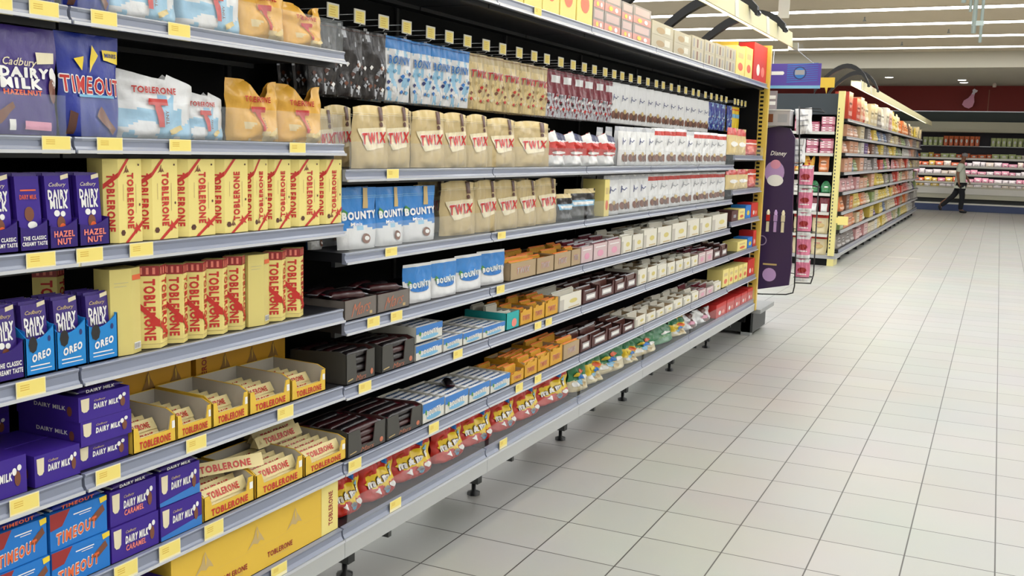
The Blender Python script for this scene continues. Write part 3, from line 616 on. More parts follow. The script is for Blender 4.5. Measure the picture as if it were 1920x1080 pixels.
# ------------------------------------------------------------------ stock table: (kind, near edge y, far edge y, height, set back)
ROWS = {
 'L1': [('bag_purple', 1.34, 1.482, None), ('bag_blue', 1.484, 1.557, None), ('bag_blue', 1.571, 1.706, None), ('bag_white', 1.715, 1.938, None), ('bag_white', 1.949, 2.17, None), ('bag_gold', 2.159, 2.351, None), ('bag_gold', 2.341, 2.523, 0.121)],
 'L2': [('bag_purple', 1.36, 1.555, 0.219), ('bag_blue', 1.555, 1.725, 0.231), ('bag_white', 1.722, 1.989, 0.168), ('bag_white', 1.951, 2.129, 0.133, -0.03), ('bag_gold', 2.131, 2.327, 0.166), ('bag_gold', 2.324, 2.53, 0.165)],
 'L3': [('trayc_classic', 1.358, 1.429, 0.068), ('trayc_classic', 1.43, 1.502, 0.067), ('trayc_hazel', 1.503, 1.579, 0.065), ('trayc_hazel', 1.58, 1.666, 0.064), ('gift', 1.668, 1.763, 0.203), ('gift', 1.766, 1.878, 0.203), ('gift', 1.882, 2.009, 0.204), ('giftr', 2.013, 2.135, 0.205), ('giftr', 2.139, 2.216, 0.205), ('giftr', 2.221, 2.316, 0.206), ('gift', 2.321, 2.452, 0.207), ('giftr', 2.457, 2.563, 0.207)],
 'L4': [('trayc_classic', 1.358, 1.431, 0.085), ('trayc_oreo', 1.433, 1.508, 0.105), ('trayc_oreo', 1.511, 1.592, 0.107), ('trayc_oreo', 1.595, 1.681, 0.107), ('prism_red', 1.579, 1.654, 0.209, -0.12), ('pale_box', 1.668, 1.762, 0.203), ('prism', 1.767, 1.852, 0.201), ('prism', 1.852, 1.922, 0.197), ('prism', 1.922, 1.991, 0.195), ('prism', 1.991, 2.07, 0.197), ('prism', 2.07, 2.14, 0.199), ('pale_box', 2.143, 2.233, 0.197), ('prism', 2.233, 2.313, 0.198), ('prism', 2.313, 2.396, 0.201)],
 'L5': [('carton_dm', 1.272, 1.425, 0.082), ('carton_dm', 1.443, 1.563, 0.069), ('carton_dm', 1.567, 1.713, 0.024), ('carton_dm', 1.567, 1.713, 0.09), ('carton_dm', 1.563, 1.71, 0.164), ('tray_tobl', 1.717, 1.859, 0.084), ('tray_tobl', 1.861, 1.987, 0.082), ('tray_tobl', 1.989, 2.131, 0.087), ('tray_tobl', 2.133, 2.315, 0.085), ('tray_tobl', 2.317, 2.486, 0.082)],
 'L6': [('carton_to', 1.219, 1.337, 0.204), ('carton_to', 1.337, 1.475, 0.207), ('carton_to', 1.478, 1.641, 0.226), ('carton_car', 1.644, 1.795, 0.209), ('carton_or', 1.799, 1.946, 0.206), ('tray_tobl', 1.95, 2.153, 0.088), ('tray_tobl', 2.158, 2.375, 0.089), ('tray_tobl', 2.38, 2.596, 0.08)],
 'L7': [('carton_dm', 1.708, 1.82, 0.172), ('carton_big', 1.827, 2.586, None)],
 'R1': [('box_yellow', 3.568, 3.819, None), ('box_yellow', 3.83, 4.006, None), ('box_yellow', 4.012, 4.19, None), ('box_yellow', 4.202, 4.383, None), ('box_yellow', 4.396, 4.591, None), ('box_pink', 4.606, 4.75, None), ('box_pink', 4.757, 4.99, None), ('box_pink', 5.006, 5.173, 0.176), ('box_pink', 5.182, 5.481, 0.184), ('box_white', 5.5, 5.907, 0.144), ('box_white', 5.929, 6.286, 0.139), ('box_small', 6.311, 6.59, 0.15), ('box_small', 6.616, 6.878, 0.155), ('box_small', 6.892, 7.158, 0.162), ('box_small', 7.174, 7.477, 0.17), ('box_yellow', 7.494, 7.769, 0.208), ('box_yellow', 7.787, 8.025, 0.227), ('box_red', 8.063, 8.587, 0.289)],
 'R2': [('pouch_gold', 2.572, 2.703, 0.184, -0.1), ('pouch_gold', 2.673, 2.866, 0.201), ('pouch_gold', 2.866, 3.038, 0.209, -0.02), ('pouch_gold', 3.052, 3.25, 0.203), ('pouch_gold', 3.25, 3.417, 0.202), ('pouch_gold', 3.421, 3.588, 0.203), ('pouch_gold', 3.597, 3.845, 0.197), ('pouch_gold', 3.856, 4.206, 0.195), ('small_red', 4.212, 4.415, 0.164), ('small_red', 4.415, 4.628, 0.165), ('small_red', 4.635, 4.85, 0.165), ('small_red', 4.858, 5.091, 0.168), ('pouch_white', 5.117, 5.229, 0.207), ('pouch_white', 5.237, 5.391, 0.208), ('pouch_white', 5.4, 5.562, 0.21), ('pouch_white', 5.572, 5.722, 0.212), ('pouch_wred', 5.732, 5.923, 0.217), ('pouch_wred', 5.933, 6.159, 0.22), ('pouch_wred', 6.171, 6.4, 0.224), ('pouch_white', 6.413, 6.566, 0.216), ('pouch_wred', 6.579, 6.768, 0.217), ('pouch_wred', 6.781, 6.98, 0.219), ('pouch_wred', 6.994, 7.189, 0.22), ('pouch_wred', 7.204, 7.458, 0.219)],
 'R3': [('pouch_bblue', 2.563, 2.629, 0.121, -0.1), ('pouch_bblue', 2.606, 2.794, 0.196), ('pouch_bblue', 2.794, 2.96, 0.194), ('pouch_bblue', 2.964, 3.178, 0.193), ('pouch_gold', 3.158, 3.269, 0.19, -0.08), ('pouch_gold', 3.269, 3.501, 0.216), ('pouch_gold', 3.505, 3.685, 0.209), ('pouch_gold', 3.689, 3.884, 0.203), ('pouch_gold', 3.89, 4.074, 0.2), ('pouch_gold', 4.079, 4.304, 0.211), ('small_dark', 4.329, 4.501, 0.126), ('small_dark', 4.508, 4.818, 0.144), ('box_yellow', 4.857, 4.927, 0.188), ('pouch_white', 4.935, 5.141, 0.205), ('pouch_white', 5.15, 5.317, 0.208), ('pouch_white', 5.326, 5.475, 0.209), ('pouch_white', 5.484, 5.64, 0.21), ('pouch_wred', 5.66, 5.836, 0.211), ('pouch_wred', 5.847, 6.055, 0.212), ('pouch_wred', 6.066, 6.301, 0.21), ('pouch_wred', 6.325, 6.565, 0.207), ('pouch_wred', 6.578, 6.78, 0.209), ('pouch_wred', 6.793, 6.992, 0.207), ('pouch_wred', 7.007, 7.217, 0.205), ('pouch_wred', 7.232, 7.471, 0.202)],
 'R4': [('tray_mars', 2.58, 2.763, 0.064), ('tray_mars', 2.766, 2.97, 0.062), ('pouch_bwhite', 2.981, 3.155, 0.137), ('pouch_bwhite', 3.159, 3.341, 0.136), ('pouch_bwhite', 3.345, 3.549, 0.138), ('pouch_bwhite', 3.554, 3.758, 0.137), ('tray_kraft', 3.769, 4.033, 0.074), ('tray_kraft', 4.039, 4.229, 0.073), ('tray_kraft', 4.235, 4.434, 0.076), ('tray_kraft', 4.441, 4.557, 0.078), ('tray_pink', 4.564, 4.722, 0.082), ('tray_pink', 4.73, 4.93, 0.085), ('tray_pink', 4.938, 5.136, 0.087), ('tray_white', 5.144, 5.32, 0.093), ('tray_white', 5.329, 5.516, 0.09), ('tray_white', 5.526, 5.776, 0.106), ('tray_white', 5.787, 6.07, 0.106), ('tray_white', 6.082, 6.416, 0.111), ('tray_white', 6.428, 6.715, 0.115), ('tray_white', 6.728, 7.039, 0.113), ('tray_white', 7.054, 7.507, 0.117)],
 'R5': [('tray_marsd', 2.593, 2.757, 0.105), ('tray_marsd', 2.796, 3.008, 0.098), ('tray_bounty', 3.015, 3.206, 0.056), ('tray_bounty', 3.015, 3.206, 0.123), ('tray_bounty', 3.214, 3.363, 0.052), ('tray_bounty', 3.367, 3.528, 0.048), ('tray_bounty', 3.532, 3.736, 0.046), ('tray_teal', 3.746, 3.871, 0.073), ('tray_yellow', 3.882, 4.009, 0.071), ('tray_yellow', 4.015, 4.143, 0.073), ('tray_yellow', 4.149, 4.297, 0.079), ('tray_white', 4.31, 4.592, 0.077), ('tray_brown', 4.614, 4.821, 0.073), ('tray_brown', 4.836, 5.061, 0.075), ('tray_brown', 5.077, 5.249, 0.075), ('tray_brown', 5.258, 5.432, 0.074), ('tray_white', 5.45, 5.615, 0.089), ('tray_white', 5.625, 5.809, 0.087), ('tray_white', 5.82, 6.004, 0.082), ('tray_white', 6.015, 6.187, 0.078), ('tray_white', 6.199, 6.367, 0.075), ('tray_white', 6.379, 6.544, 0.074), ('tray_white', 6.557, 6.729, 0.073), ('tray_pink', 6.743, 6.924, 0.079), ('tray_pink', 6.938, 7.129, 0.078), ('tray_brown', 7.144, 7.361, 0.084), ('tray_brown', 7.377, 7.556, 0.083)],
 'R6': [('tray_marsd', 2.602, 2.827, 0.091), ('tray_marsd', 2.833, 3.067, 0.087), ('tray_bounty', 3.071, 3.231, 0.077), ('tray_bounty', 3.235, 3.422, 0.07), ('tray_bounty', 3.427, 3.607, 0.064), ('tray_bounty', 3.612, 3.798, 0.06), ('tray_yellow', 3.808, 3.937, 0.051), ('tray_yellow', 3.943, 4.08, 0.071), ('tray_yellow', 4.086, 4.218, 0.073), ('tray_yellow', 4.224, 4.371, 0.086), ('tray_kraft', 4.384, 4.589, 0.075), ('tray_brown', 4.603, 4.749, 0.071), ('tray_brown', 4.757, 4.991, 0.068), ('tray_brown', 5.008, 5.211, 0.062), ('tray_brown', 5.228, 5.428, 0.053), ('tray_white', 5.447, 5.631, 0.061), ('tray_white', 5.641, 5.826, 0.053), ('tray_white', 5.837, 6.0, 0.048), ('tray_white', 6.011, 6.182, 0.051), ('tray_white', 6.194, 6.399, 0.061), ('tray_white', 6.424, 6.604, 0.055), ('tray_white', 6.617, 6.792, 0.062), ('tray_pink', 6.806, 6.99, 0.058), ('tray_pink', 7.004, 7.198, 0.054), ('tray_white', 7.213, 7.417, 0.062)],
 'R7': [('bag_mm', 2.598, 2.752, 0.173), ('bag_mm', 2.762, 2.963, 0.163), ('bag_mm', 2.977, 3.231, 0.169), ('bag_mm', 3.256, 3.473, 0.174), ('bag_mm', 3.491, 3.739, 0.17), ('bag_mm', 3.754, 3.958, 0.171), ('bag_mm', 3.969, 4.211, 0.179), ('bag_mm', 4.23, 4.589, 0.168), ('bag_green', 4.603, 4.795, 0.161), ('bag_yell', 4.802, 5.017, 0.152), ('bag_green', 5.025, 5.383, 0.151), ('bag_yell', 5.392, 5.593, 0.128), ('bag_green', 5.603, 5.968, 0.13), ('bag_round', 5.99, 6.364, 0.128), ('bag_yell', 6.376, 6.644, 0.116), ('bag_brown', 6.658, 6.947, 0.104), ('bag_brown', 6.962, 7.306, 0.098)],
 'E2': [('pouch_yred', 7.54, 7.781, 0.202), ('pouch_yred', 7.798, 8.055, 0.198), ('pouch_red', 8.073, 8.51, 0.127)],
 'E3': [('pouch_yred', 7.537, 7.848, 0.152), ('pouch_yred', 7.866, 8.202, 0.15), ('pouch_red', 8.222, 8.544, 0.147)],
 'E4': [('box_dark', 7.63, 7.838, 0.079), ('box_yellow', 7.856, 8.076, 0.082), ('box_blue', 8.095, 8.288, 0.102), ('box_red', 8.308, 8.614, 0.114)],
 'E5': [('box_yellow', 7.884, 8.22, 0.073), ('box_blue', 8.239, 8.417, 0.084), ('box_red', 8.437, 8.623, 0.129)],
 'E6': [('box_yellow', 7.464, 7.647, 0.133), ('box_yellow', 7.664, 7.802, 0.125), ('box_yellow', 7.82, 7.963, 0.122), ('box_yellow', 7.982, 8.112, 0.121), ('box_yellow', 8.13, 8.284, 0.119), ('box_red', 8.304, 8.65, 0.135)],
 'E7': [('box_red', 7.322, 7.631, 0.101), ('box_red', 7.648, 7.891, 0.098), ('box_red', 7.909, 8.111, 0.094), ('box_red', 8.13, 8.342, 0.093), ('box_red', 8.362, 8.627, 0.099)],
}
TAGS = {
 'L1': [1.384, 1.494, 1.648, 1.873],
 'L2': [1.513, 1.655, 1.87, 2.324],
 'L3': [1.465, 1.591, 1.74],
 'L4': [1.429],
 'L5': [1.403, 1.625, 1.909, 2.267],
 'L6': [1.811, 1.67, 1.969],
 'R2': [2.823],
 'R3': [2.819, 3.643],
 'R4': [2.718, 2.857, 3.646],
 'R5': [2.672, 3.295, 4.033, 4.151],
 'R6': [2.618, 3.123, 3.855, 4.052],
 'R7': [2.866, 3.712],
 'R1': [3.928],
 'L7': [2.236],
}
PEGY = [2.717, 2.866, 3.011, 3.161, 3.33, 3.472, 3.62, 3.783, 3.937, 4.102, 4.261, 4.405, 4.572, 4.728, 4.878, 5.021, 5.18, 5.322, 5.453, 5.599, 5.751, 5.912, 6.08, 6.222, 6.395, 6.563, 6.727, 6.911, 7.048, 7.234, 7.399, 7.554, 7.699, 7.849, 8.129, 8.389, 8.584, 8.726]
# ------------------------------------------------------------------ room shell
fl = MB(); fl.box(-14, 9, -8, 35.2, -.1, 0, mat('floor_tiles', (214, 212, 204)))
fm = MATS['floor_tiles']; nt = fm.node_tree; bs = nt.nodes['Principled BSDF']
tc = nt.nodes.new('ShaderNodeTexCoord'); mp = nt.nodes.new('ShaderNodeMapping'); mp.inputs['Location'].default_value = (1.828 + .3236 * 60, -3.785 + .333 * 60, 0)
bk = nt.nodes.new('ShaderNodeTexBrick'); bk.offset = 0; bk.squash = 1; bk.inputs['Scale'].default_value = 1
bk.inputs['Brick Width'].default_value = .3236; bk.inputs['Row Height'].default_value = .333; bk.inputs['Mortar Size'].default_value = .0032; bk.inputs['Mortar Smooth'].default_value = .3
bk.inputs['Color1'].default_value = lin((178, 177, 171)) + (1,); bk.inputs['Color2'].default_value = lin((172, 171, 165)) + (1,); bk.inputs['Mortar'].default_value = lin((62, 57, 52)) + (1,)
ns = nt.nodes.new('ShaderNodeTexNoise'); ns.inputs['Scale'].default_value = 1.3; ns.inputs['Detail'].default_value = 3
mx = nt.nodes.new('ShaderNodeMixRGB'); mx.blend_type = 'MULTIPLY'; mx.inputs['Fac'].default_value = .18
nt.links.new(tc.outputs['Object'], mp.inputs['Vector']); nt.links.new(mp.outputs['Vector'], bk.inputs['Vector']); nt.links.new(tc.outputs['Object'], ns.inputs['Vector'])
nt.links.new(bk.outputs['Color'], mx.inputs['Color1']); nt.links.new(ns.outputs['Color'], mx.inputs['Color2']); nt.links.new(mx.outputs['Color'], bs.inputs['Base Color'])
bs.inputs['Roughness'].default_value = .4; bs.inputs['Specular IOR Level'].default_value = .45
struct('floor', fl)
M_CEIL = mat('ceiling_paint', (206, 192, 168), rough=.9); M_SOF = mat('soffit_paint', (190, 184, 168), rough=.8); M_WALL = mat('wall_paint', (200, 196, 186), rough=.8); M_REDW = mat('dark_red_wall', (128, 26, 18), rough=.6)
def sbox(name, mt, *a):
    b = MB(); b.box(*a, mt); return struct(name, b)
sbox('ceiling', M_CEIL, -14, 9, -8, 28, 4.24, 4.34)
sbox('ceiling', M_SOF, -14, 9, 28, 35.2, 3.84, 4.34)
sbox('wall_back', M_REDW, -14, 9, 35.2, 35.3, 0, 4.34)
sbox('wall_left', M_WALL, -14.1, -14, -8, 35.3, 0, 4.34); sbox('wall_right', M_WALL, 9, 9.1, -8, 35.3, 0, 4.34); sbox('wall_front', M_WALL, -14, 9, -8.1, -8, 0, 4.34)
# red fascia panels above the chilled cabinet, with a joint strip
sbox('trim_1', M_REDW, -14, 9, 34.82, 35.2, 3.06, 3.84)
sbox('trim_2', mat('teal_black_band', (44, 56, 54), rough=.5), -14, 9, 34.7, 35.2, 2.74, 3.04)
sbox('trim_3', mat('copper_joint', (150, 84, 66), rough=.5), -.505, -.475, 34.8, 34.83, 3.05, 3.72)
sbox('trim_4', M_RAILE, -14, 9, 34.76, 34.83, 3.04, 3.07)
# ceiling lights
lm = MB(); lm.box(-13, 8.5, -.19, -.171, 4.222, 4.24, M_CEIL); lm.box(-13, 8.5, .171, .19, 4.222, 4.24, M_CEIL); lm.box(-13, 8.5, -.171, .171, 4.232, 4.24, M_CEIL); dm = MB(); dm.box(-13, 8.5, -.17, .17, 4.222, 4.231, M_LAMP)
lme, dme = lm.mesh('light_housing'), dm.mesh('light_diffuser')
LY = [26.85, 24.45, 22.15, 19.95, 17.75, 15.5, 13.2, 11, 8.7, 6.4, 4.1, 1.8, -.5, -2.8, -5.1]
nm = ['farthest', 'second farthest', 'third farthest', 'fourth farthest', 'fifth farthest']
for i, y in enumerate(LY):
    o = put('ceiling_light', lme, (0, y, 0)); put('diffuser', dme, parent=o)
    lb = (nm[i] + ' of the long white light strips across the ceiling') if i < 5 else 'long white light strip on the ceiling above the top of the view'
    tag(o, lb, 'ceiling light', 'long light strips across the ceiling')
for i, (x, y, d) in enumerate([(-3.05, 30.95, 'single round downlight glowing in the lowered ceiling, left of the others'), (-1.19, 32.1, 'front one of the two close round downlights in the lowered ceiling'), (-1.17, 33.15, 'rear one of the two close round downlights in the lowered ceiling')]):
    b = MB(); b.prism([(.13 * math.cos(a * .524), .13 * math.sin(a * .524)) for a in range(12)], 3.825, 3.84, 'z', M_GREY); b.prism([(.11 * math.cos(a * .524), .11 * math.sin(a * .524)) for a in range(12)], 3.818, 3.8245, 'z', M_SPOT)
    tag(put('downlight', b.mesh('downlight'), (x, y, 0)), d, 'downlight')
# small ceiling fittings
for i, (x, y, lb) in enumerate([(-2.6, 21.0, 'small dark sprinkler head between two light strips, left one'), (-1.2, 23.3, 'small dark sprinkler head between light strips, right one'), (-2.3, 25.6, 'small dark sprinkler head nearest the lowered ceiling')]):
    b = MB(); b.tube([(0, 0, 4.24), (0, 0, 4.19), (0, 0, 4.16)], [.015, .015, .04], M_GREY); tag(put('sprinkler', b.mesh('sprinkler'), (x, y, 0)), lb, 'sprinkler')
# ------------------------------------------------------------------ first gondola
XR = -1.78; XF = -1.80; XB = -2.25
LB = dict(L1=1.782, L2=1.512, L3=1.269, L4=1.002, L5=.758, L6=.507, R1=2.089, R2=1.433, R3=1.179, R4=.957, R5=.751, R6=.505, E2=1.505, E3=1.243, E4=1.004, E5=.755, E6=.512)
ZT = dict(L1=1.818, L2=1.546, L3=1.306, L4=1.042, L5=.798, L6=.552, L7=.335, R1=2.128, R2=1.469, R3=1.213, R4=.995, R5=.789, R6=.546, R7=.335, E2=1.541, E3=1.28, E4=1.04, E5=.79, E6=.55, E7=.335)
BAYS = [(-.44, .56), (.56, 1.56), (1.56, 2.56), (2.56, 3.56), (3.56, 4.56), (4.56, 5.56), (5.56, 6.56), (6.56, 7.56), (7.56, 8.56)]
BN = ['bay behind the viewer', 'leftmost bay', 'second bay from left', 'third bay from left', 'fourth bay from left', 'fifth bay from left', 'sixth bay from left', 'seventh bay from left', 'last bay beside yellow post']
def shelf(y0, y1, zb, zt, guard, parent, x=XR, xb=XB, name='shelf', mrail=None):
    b = MB(); g = .004; b.box(xb + .01, x - .02, y0 + g, y1 - g, zb + .004, zt, M_DARK)
    b.box(x - .06, x - .045, y0 + g, y1 - g, zb - .012, zb + .004, M_DARK); b.box(xb + .1, xb + .12, y0 + g, y1 - g, zb - .01, zb + .004, M_DARK)
    o = put(name, b.mesh(name), parent=parent); o.location = -parent.location; r = MB(); t = zt
    r.prism([(x - .0198, zb), (x - .002, zb), (x - .005, zb + .009), (x - .009, zb + .014), (x - .010, t - .010), (x - .006, t - .003), (x - .008, t), (x - .0198, t)], y0 + g, y1 - g, 'y', mrail or M_RAIL)
    put('price_rail', r.mesh('price_rail'), parent=o)
    l = MB(); l.box(x - .0018, x + .002, y0 + g, y1 - g, zb - .001, zb + .006, M_RAILE); put('rail_lip', l.mesh('rail_lip'), parent=o)
    if guard:
        q = MB(); q.box(x - .006, x - .0035, y0 + .02, y1 - .02, t - .008, t + guard, acr); put('front_guard', q.mesh('front_guard'), parent=o)
    return o
def bay(y0, y1, lb, x=XR, xb=XB, top=2.32, kick=(.235, .297), grp='bays of the long shelving run', footdx=.2, foff=.33, guard=True, ztop=.335, dbl=-2.78, name='gondola_bay'):
    e = bpy.data.objects.new(name, None); COL.objects.link(e); e.location = ((x + xb) / 2, (y0 + y1) / 2, 0)
    def ch(n, b): o = put(n, b.mesh(n), parent=e); o.location = -e.location; return o
    b = MB(); b.box(xb - .02, xb, y0 + .001, y1 - .001, kick[0], top, M_BLKP); ch('back_panel', b)
    b = MB(); b.box(xb, xb + .010, y0 + .001, y0 + .02, kick[0], top, M_DARK); ch('upright', b)
    b = MB(); b.box(xb, x - .02, y0 + .002, y1 - .002, ztop - .03, ztop, M_DARK); ch('base_deck', b)
    b = MB(); b.prism([(x - .0198, kick[1]), (x - .003, kick[1]), (x - .010, kick[1] + .012), (x - .011, ztop - .012), (x - .006, ztop - .004), (x - .0198, ztop)], y0 + .004, y1 - .004, 'y', M_RAIL); ch('price_rail', b)
    b = MB(); b.box(x - .03, x, y0 + .001, y1 - .001, kick[0], kick[1] - .001, M_KICK); b.box(x, x + .003, y0 + .001, y1 - .001, kick[1] - .008, kick[1] - .001, M_RAILE); ch('kick_plate', b)
    if guard: b = MB(); b.box(x - .006, x - .0035, y0 + .02, y1 - .02, ztop - .008, ztop + .085, acr); ch('front_guard', b)
    b = MB(); yf = y0 + foff; b.box(xb + .02, x - footdx, yf - .02, yf + .02, .055, kick[0] - .005, M_FOOT); b.box(xb + .0, x - .04, yf - .01, yf + .01, kick[0] - .05, kick[0] - .001, M_FOOT)
    ch('bracket', b)
    b = MB(); b.tube([(x - footdx - .03, yf, 0), (x - footdx - .03, yf, .012), (x - footdx - .03, yf, .02), (x - footdx - .03, yf, .056)], [.03, .03, .01, .01], M_WIRE, 8); ch('levelling_foot', b)
    tag(e, lb, 'shelving unit', grp); return e
UN = {}
for bi in range(1, 9): UN[bi] = bay(*BAYS[bi], 'shelving unit with black back panel, ' + BN[bi], guard=bi > 2)
for bi in (1, 2):
    for k in ('L1', 'L2', 'L3', 'L4', 'L5', 'L6'): shelf(*BAYS[bi], LB[k], ZT[k], .085 if k in ('L1', 'L2') else 0, UN[bi])
for bi in range(1, 9): shelf(*BAYS[bi], LB['R1'], ZT['R1'], 0, UN[bi])
for bi in range(3, 8):
    for k in ('R2', 'R3', 'R4', 'R5', 'R6'): shelf(*BAYS[bi], LB[k], ZT[k], .085 if k in ('R2', 'R3') else 0, UN[bi])
for i, k in enumerate(('E2', 'E3', 'E4', 'E5', 'E6')): shelf(*BAYS[8], LB[k], ZT[k], .07 if i < 2 else 0, UN[8])
# end of the run: yellow slotted post, black end panel
b = MB(); b.box(-1.85, -1.775, 8.575, 8.62, .235, 2.44, M_YPOST)
post = put('end_post', b.mesh('end_post')); b = MB()
for i in range(62): b.box(-1.85 + .008, -1.85 + .036, 8.5735, 8.5752, .28 + i * .034, .28 + i * .034 + .017, M_BLKP)
for i in range(62): b.box(-1.8515, -1.8495, 8.58, 8.61, .28 + i * .034, .28 + i * .034 + .017, M_BLKP)
put('slot_row', b.mesh('slot_row'), parent=post); tag(post, 'tall yellow slotted post at the far end of the chocolate shelving', 'post')
b = MB(); b.box(-2.8, -1.86, 8.585, 8.61, .12, 2.3, M_BLKP); o = put('end_panel', b.mesh('end_panel'), parent=UN[8]); o.location = -UN[8].location
# canopy light beam with arched brackets
def canopy(x, z, y0, y1, ys, xc, zc, lbl, pk=.17):
    b = MB(); b.prism([(x + .07, z), (x + .06, z + .12), (x - .09, z + .128), (x - .09, z + .116), (x + .048, z + .108), (x + .058, z)], y0, y1, 'y', M_CANO)
    b.prism([(x - .09, z + .06), (x - .082, z + .06), (x - .082, z + .117), (x - .09, z + .117)], y0, y1, 'y', M_CANO)
    o = put('light_canopy', b.mesh('light_canopy')); c = MB(); c.box(x - .06, x - .0, y0 + .05, y1 - .01, z + .082, z + .10, M_CLAMP); put('tube', c.mesh('tube'), parent=o)
    c = MB(); c.prism([(x + .0705, z - .002), (x + .0605, z + .1215), (x + .062, z + .1235), (x + .0735, z - .002)], -.05, .05, 'y', mat('canopy_joiner', (226, 222, 210), rough=.4)); jm = c.mesh('joiner')
    for yy in ys: put('joiner', jm, (0, yy - .38, 0), parent=o)
    b = MB(); pts = []
    for i in range(13):
        t = i / 12; xx = xc + (x + .12 - xc) * t; zz = zc + (z + .05 - zc) * t + pk * math.sin(math.pi * t) ** .75 * (.8 + .4 * t)
        pts.append((xx, zz))
    pl = [(p[0], p[1]) for p in pts] + [(p[0] - .0, p[1] + .065) for p in reversed(pts)]
    b.prism(pl, -.028, .028, 'y', M_WIRE); b.tube([(x + .12, -.02, z + .07), (x + .12, .02, z + .07)], .02, M_CHRM, 8)
    me = b.mesh('bracket')
    for yy in ys: put('bracket', me, (0, yy, 0), parent=o)
    tag(o, lbl, 'light canopy'); return o
canopy(-1.69, 2.43, .2, 8.66, [8.05, 7.07, 6.07], -2.27, 2.325, 'long cream light canopy with black arched brackets above the chocolate shelving')
# ------------------------------------------------------------------ stock on the first gondola
WHERE = dict(L1='on left top shelf', L2='on left second shelf', L3='on left third shelf', L4='on left fourth shelf', L5='on left fifth shelf', L6='on left sixth shelf', L7='on left base shelf',
 R1='on high top shelf', R2='on first shelf under hooks', R3='on second shelf under hooks', R4='on third shelf under hooks', R5='on fourth shelf under hooks', R6='on fifth shelf under hooks', R7='on right base shelf',
 E2="on end bay's first shelf", E3="on end bay's second shelf", E4="on end bay's third shelf", E5="on end bay's fourth shelf", E6="on end bay's fifth shelf", E7="on end bay's base shelf")
DESC = dict(bag_purple=('sharing_bag', 'big purple chocolate bag', 'bag'), bag_blue=('sharing_bag', 'big royal blue chocolate bag', 'bag'), bag_white=('chocolate_bag', 'white crumpled bag with red T', 'bag'), bag_gold=('chocolate_bag', 'golden yellow crumpled bag', 'bag'),
 trayc_classic=('display_tray', 'purple scalloped tray with white wording', 'display tray'), trayc_hazel=('display_tray', 'purple scalloped tray with salmon wording', 'display tray'), trayc_oreo=('display_tray', 'bright blue scalloped tray', 'display tray'),
 gift=('gift_box', 'tall yellow ribboned gift box', 'gift box'), giftr=('gift_box', 'upside-down yellow ribboned gift box', 'gift box'), prism=('triangular_gift_box', 'slim yellow triangular gift box', 'gift box'), prism_red=('triangular_gift_box', 'shaded yellow triangular box with red band', 'gift box'), pale_box=('gift_box', 'pale yellow box turned backwards', 'gift box'),
 carton_dm=('chocolate_bar_carton', 'purple chocolate bar carton', 'carton'), carton_car=('chocolate_bar_carton', 'purple carton with salmon wording', 'carton'), carton_or=('chocolate_bar_carton', 'purple carton with blue stripe', 'carton'), carton_to=('chocolate_bar_carton', 'sky blue chocolate bar carton', 'carton'), carton_big=('large_carton', 'huge yellow carton with mountain drawings', 'carton'),
 tray_tobl=('display_tray', 'yellow open tray with grey lining', 'display tray'), tray_mars=('display_tray', 'taupe tray with russet script', 'display tray'), tray_marsd=('display_tray', 'dark grey notched tray', 'display tray'), tray_bounty=('display_tray', 'white and blue tray', 'display tray'), tray_teal=('display_tray', 'teal open tray', 'display tray'), tray_yellow=('display_tray', 'mustard yellow open tray', 'display tray'),
 tray_kraft=('display_tray', 'kraft brown open tray', 'display tray'), tray_brown=('display_tray', 'dark brown tray with pale label', 'display tray'), tray_pink=('display_tray', 'pale pink open tray', 'display tray'), tray_white=('display_tray', 'ivory open tray', 'display tray'),
 box_yellow=('small_carton', 'yellow carton', 'carton'), box_pink=('small_carton', 'silver and salmon carton', 'carton'), box_white=('small_carton', 'ivory carton', 'carton'), box_small=('small_carton', 'ivory striped carton', 'carton'), box_red=('small_carton', 'red carton', 'carton'), box_blue=('small_carton', 'blue carton', 'carton'), box_dark=('small_carton', 'dark brown carton', 'carton'),
 pouch_gold=('stand_up_pouch', 'tan gold standing pouch', 'pouch'), pouch_bblue=('stand_up_pouch', 'sky blue standing pouch', 'pouch'), pouch_bwhite=('stand_up_pouch', 'white pouch with blue top', 'pouch'), pouch_white=('stand_up_pouch', 'white pouch with silver top', 'pouch'), pouch_wred=('stand_up_pouch', 'white pouch with red band', 'pouch'), pouch_red=('stand_up_pouch', 'red standing pouch', 'pouch'), pouch_yred=('stand_up_pouch', 'cream pouch with red top', 'pouch'),
 small_red=('crumpled_bag', 'red white and blue crumpled bag', 'bag'), small_dark=('crumpled_bag', 'small black and tan bag', 'bag'), bag_mm=('party_bag', 'red and yellow candy bag', 'bag'), bag_green=('party_bag', 'green candy bag', 'bag'), bag_yell=('party_bag', 'yellow and green candy bag', 'bag'), bag_round=('party_bag', 'round green candy bag', 'bag'), bag_brown=('party_bag', 'brown and white candy bag', 'bag'))
CNT = {}; TOT = {}
SLOTS = {}
def count_all():
    for r, its in ROWS.items():
        for it in its: SLOTS.setdefault((r, it[0]), []).append(it[1])
def lab(row, kind, extra=''):
    n, d, c = DESC[kind]; k = (row, kind, extra); CNT[k] = CNT.get(k, 0) + 1
    tot = len(SLOTS[row, kind])
    s = d
    if extra: s += ', ' + extra
    if tot > 1: s += ', ' + ordi(CNT[k]) + ' from left'
    s += ' ' + WHERE[row]
    return s
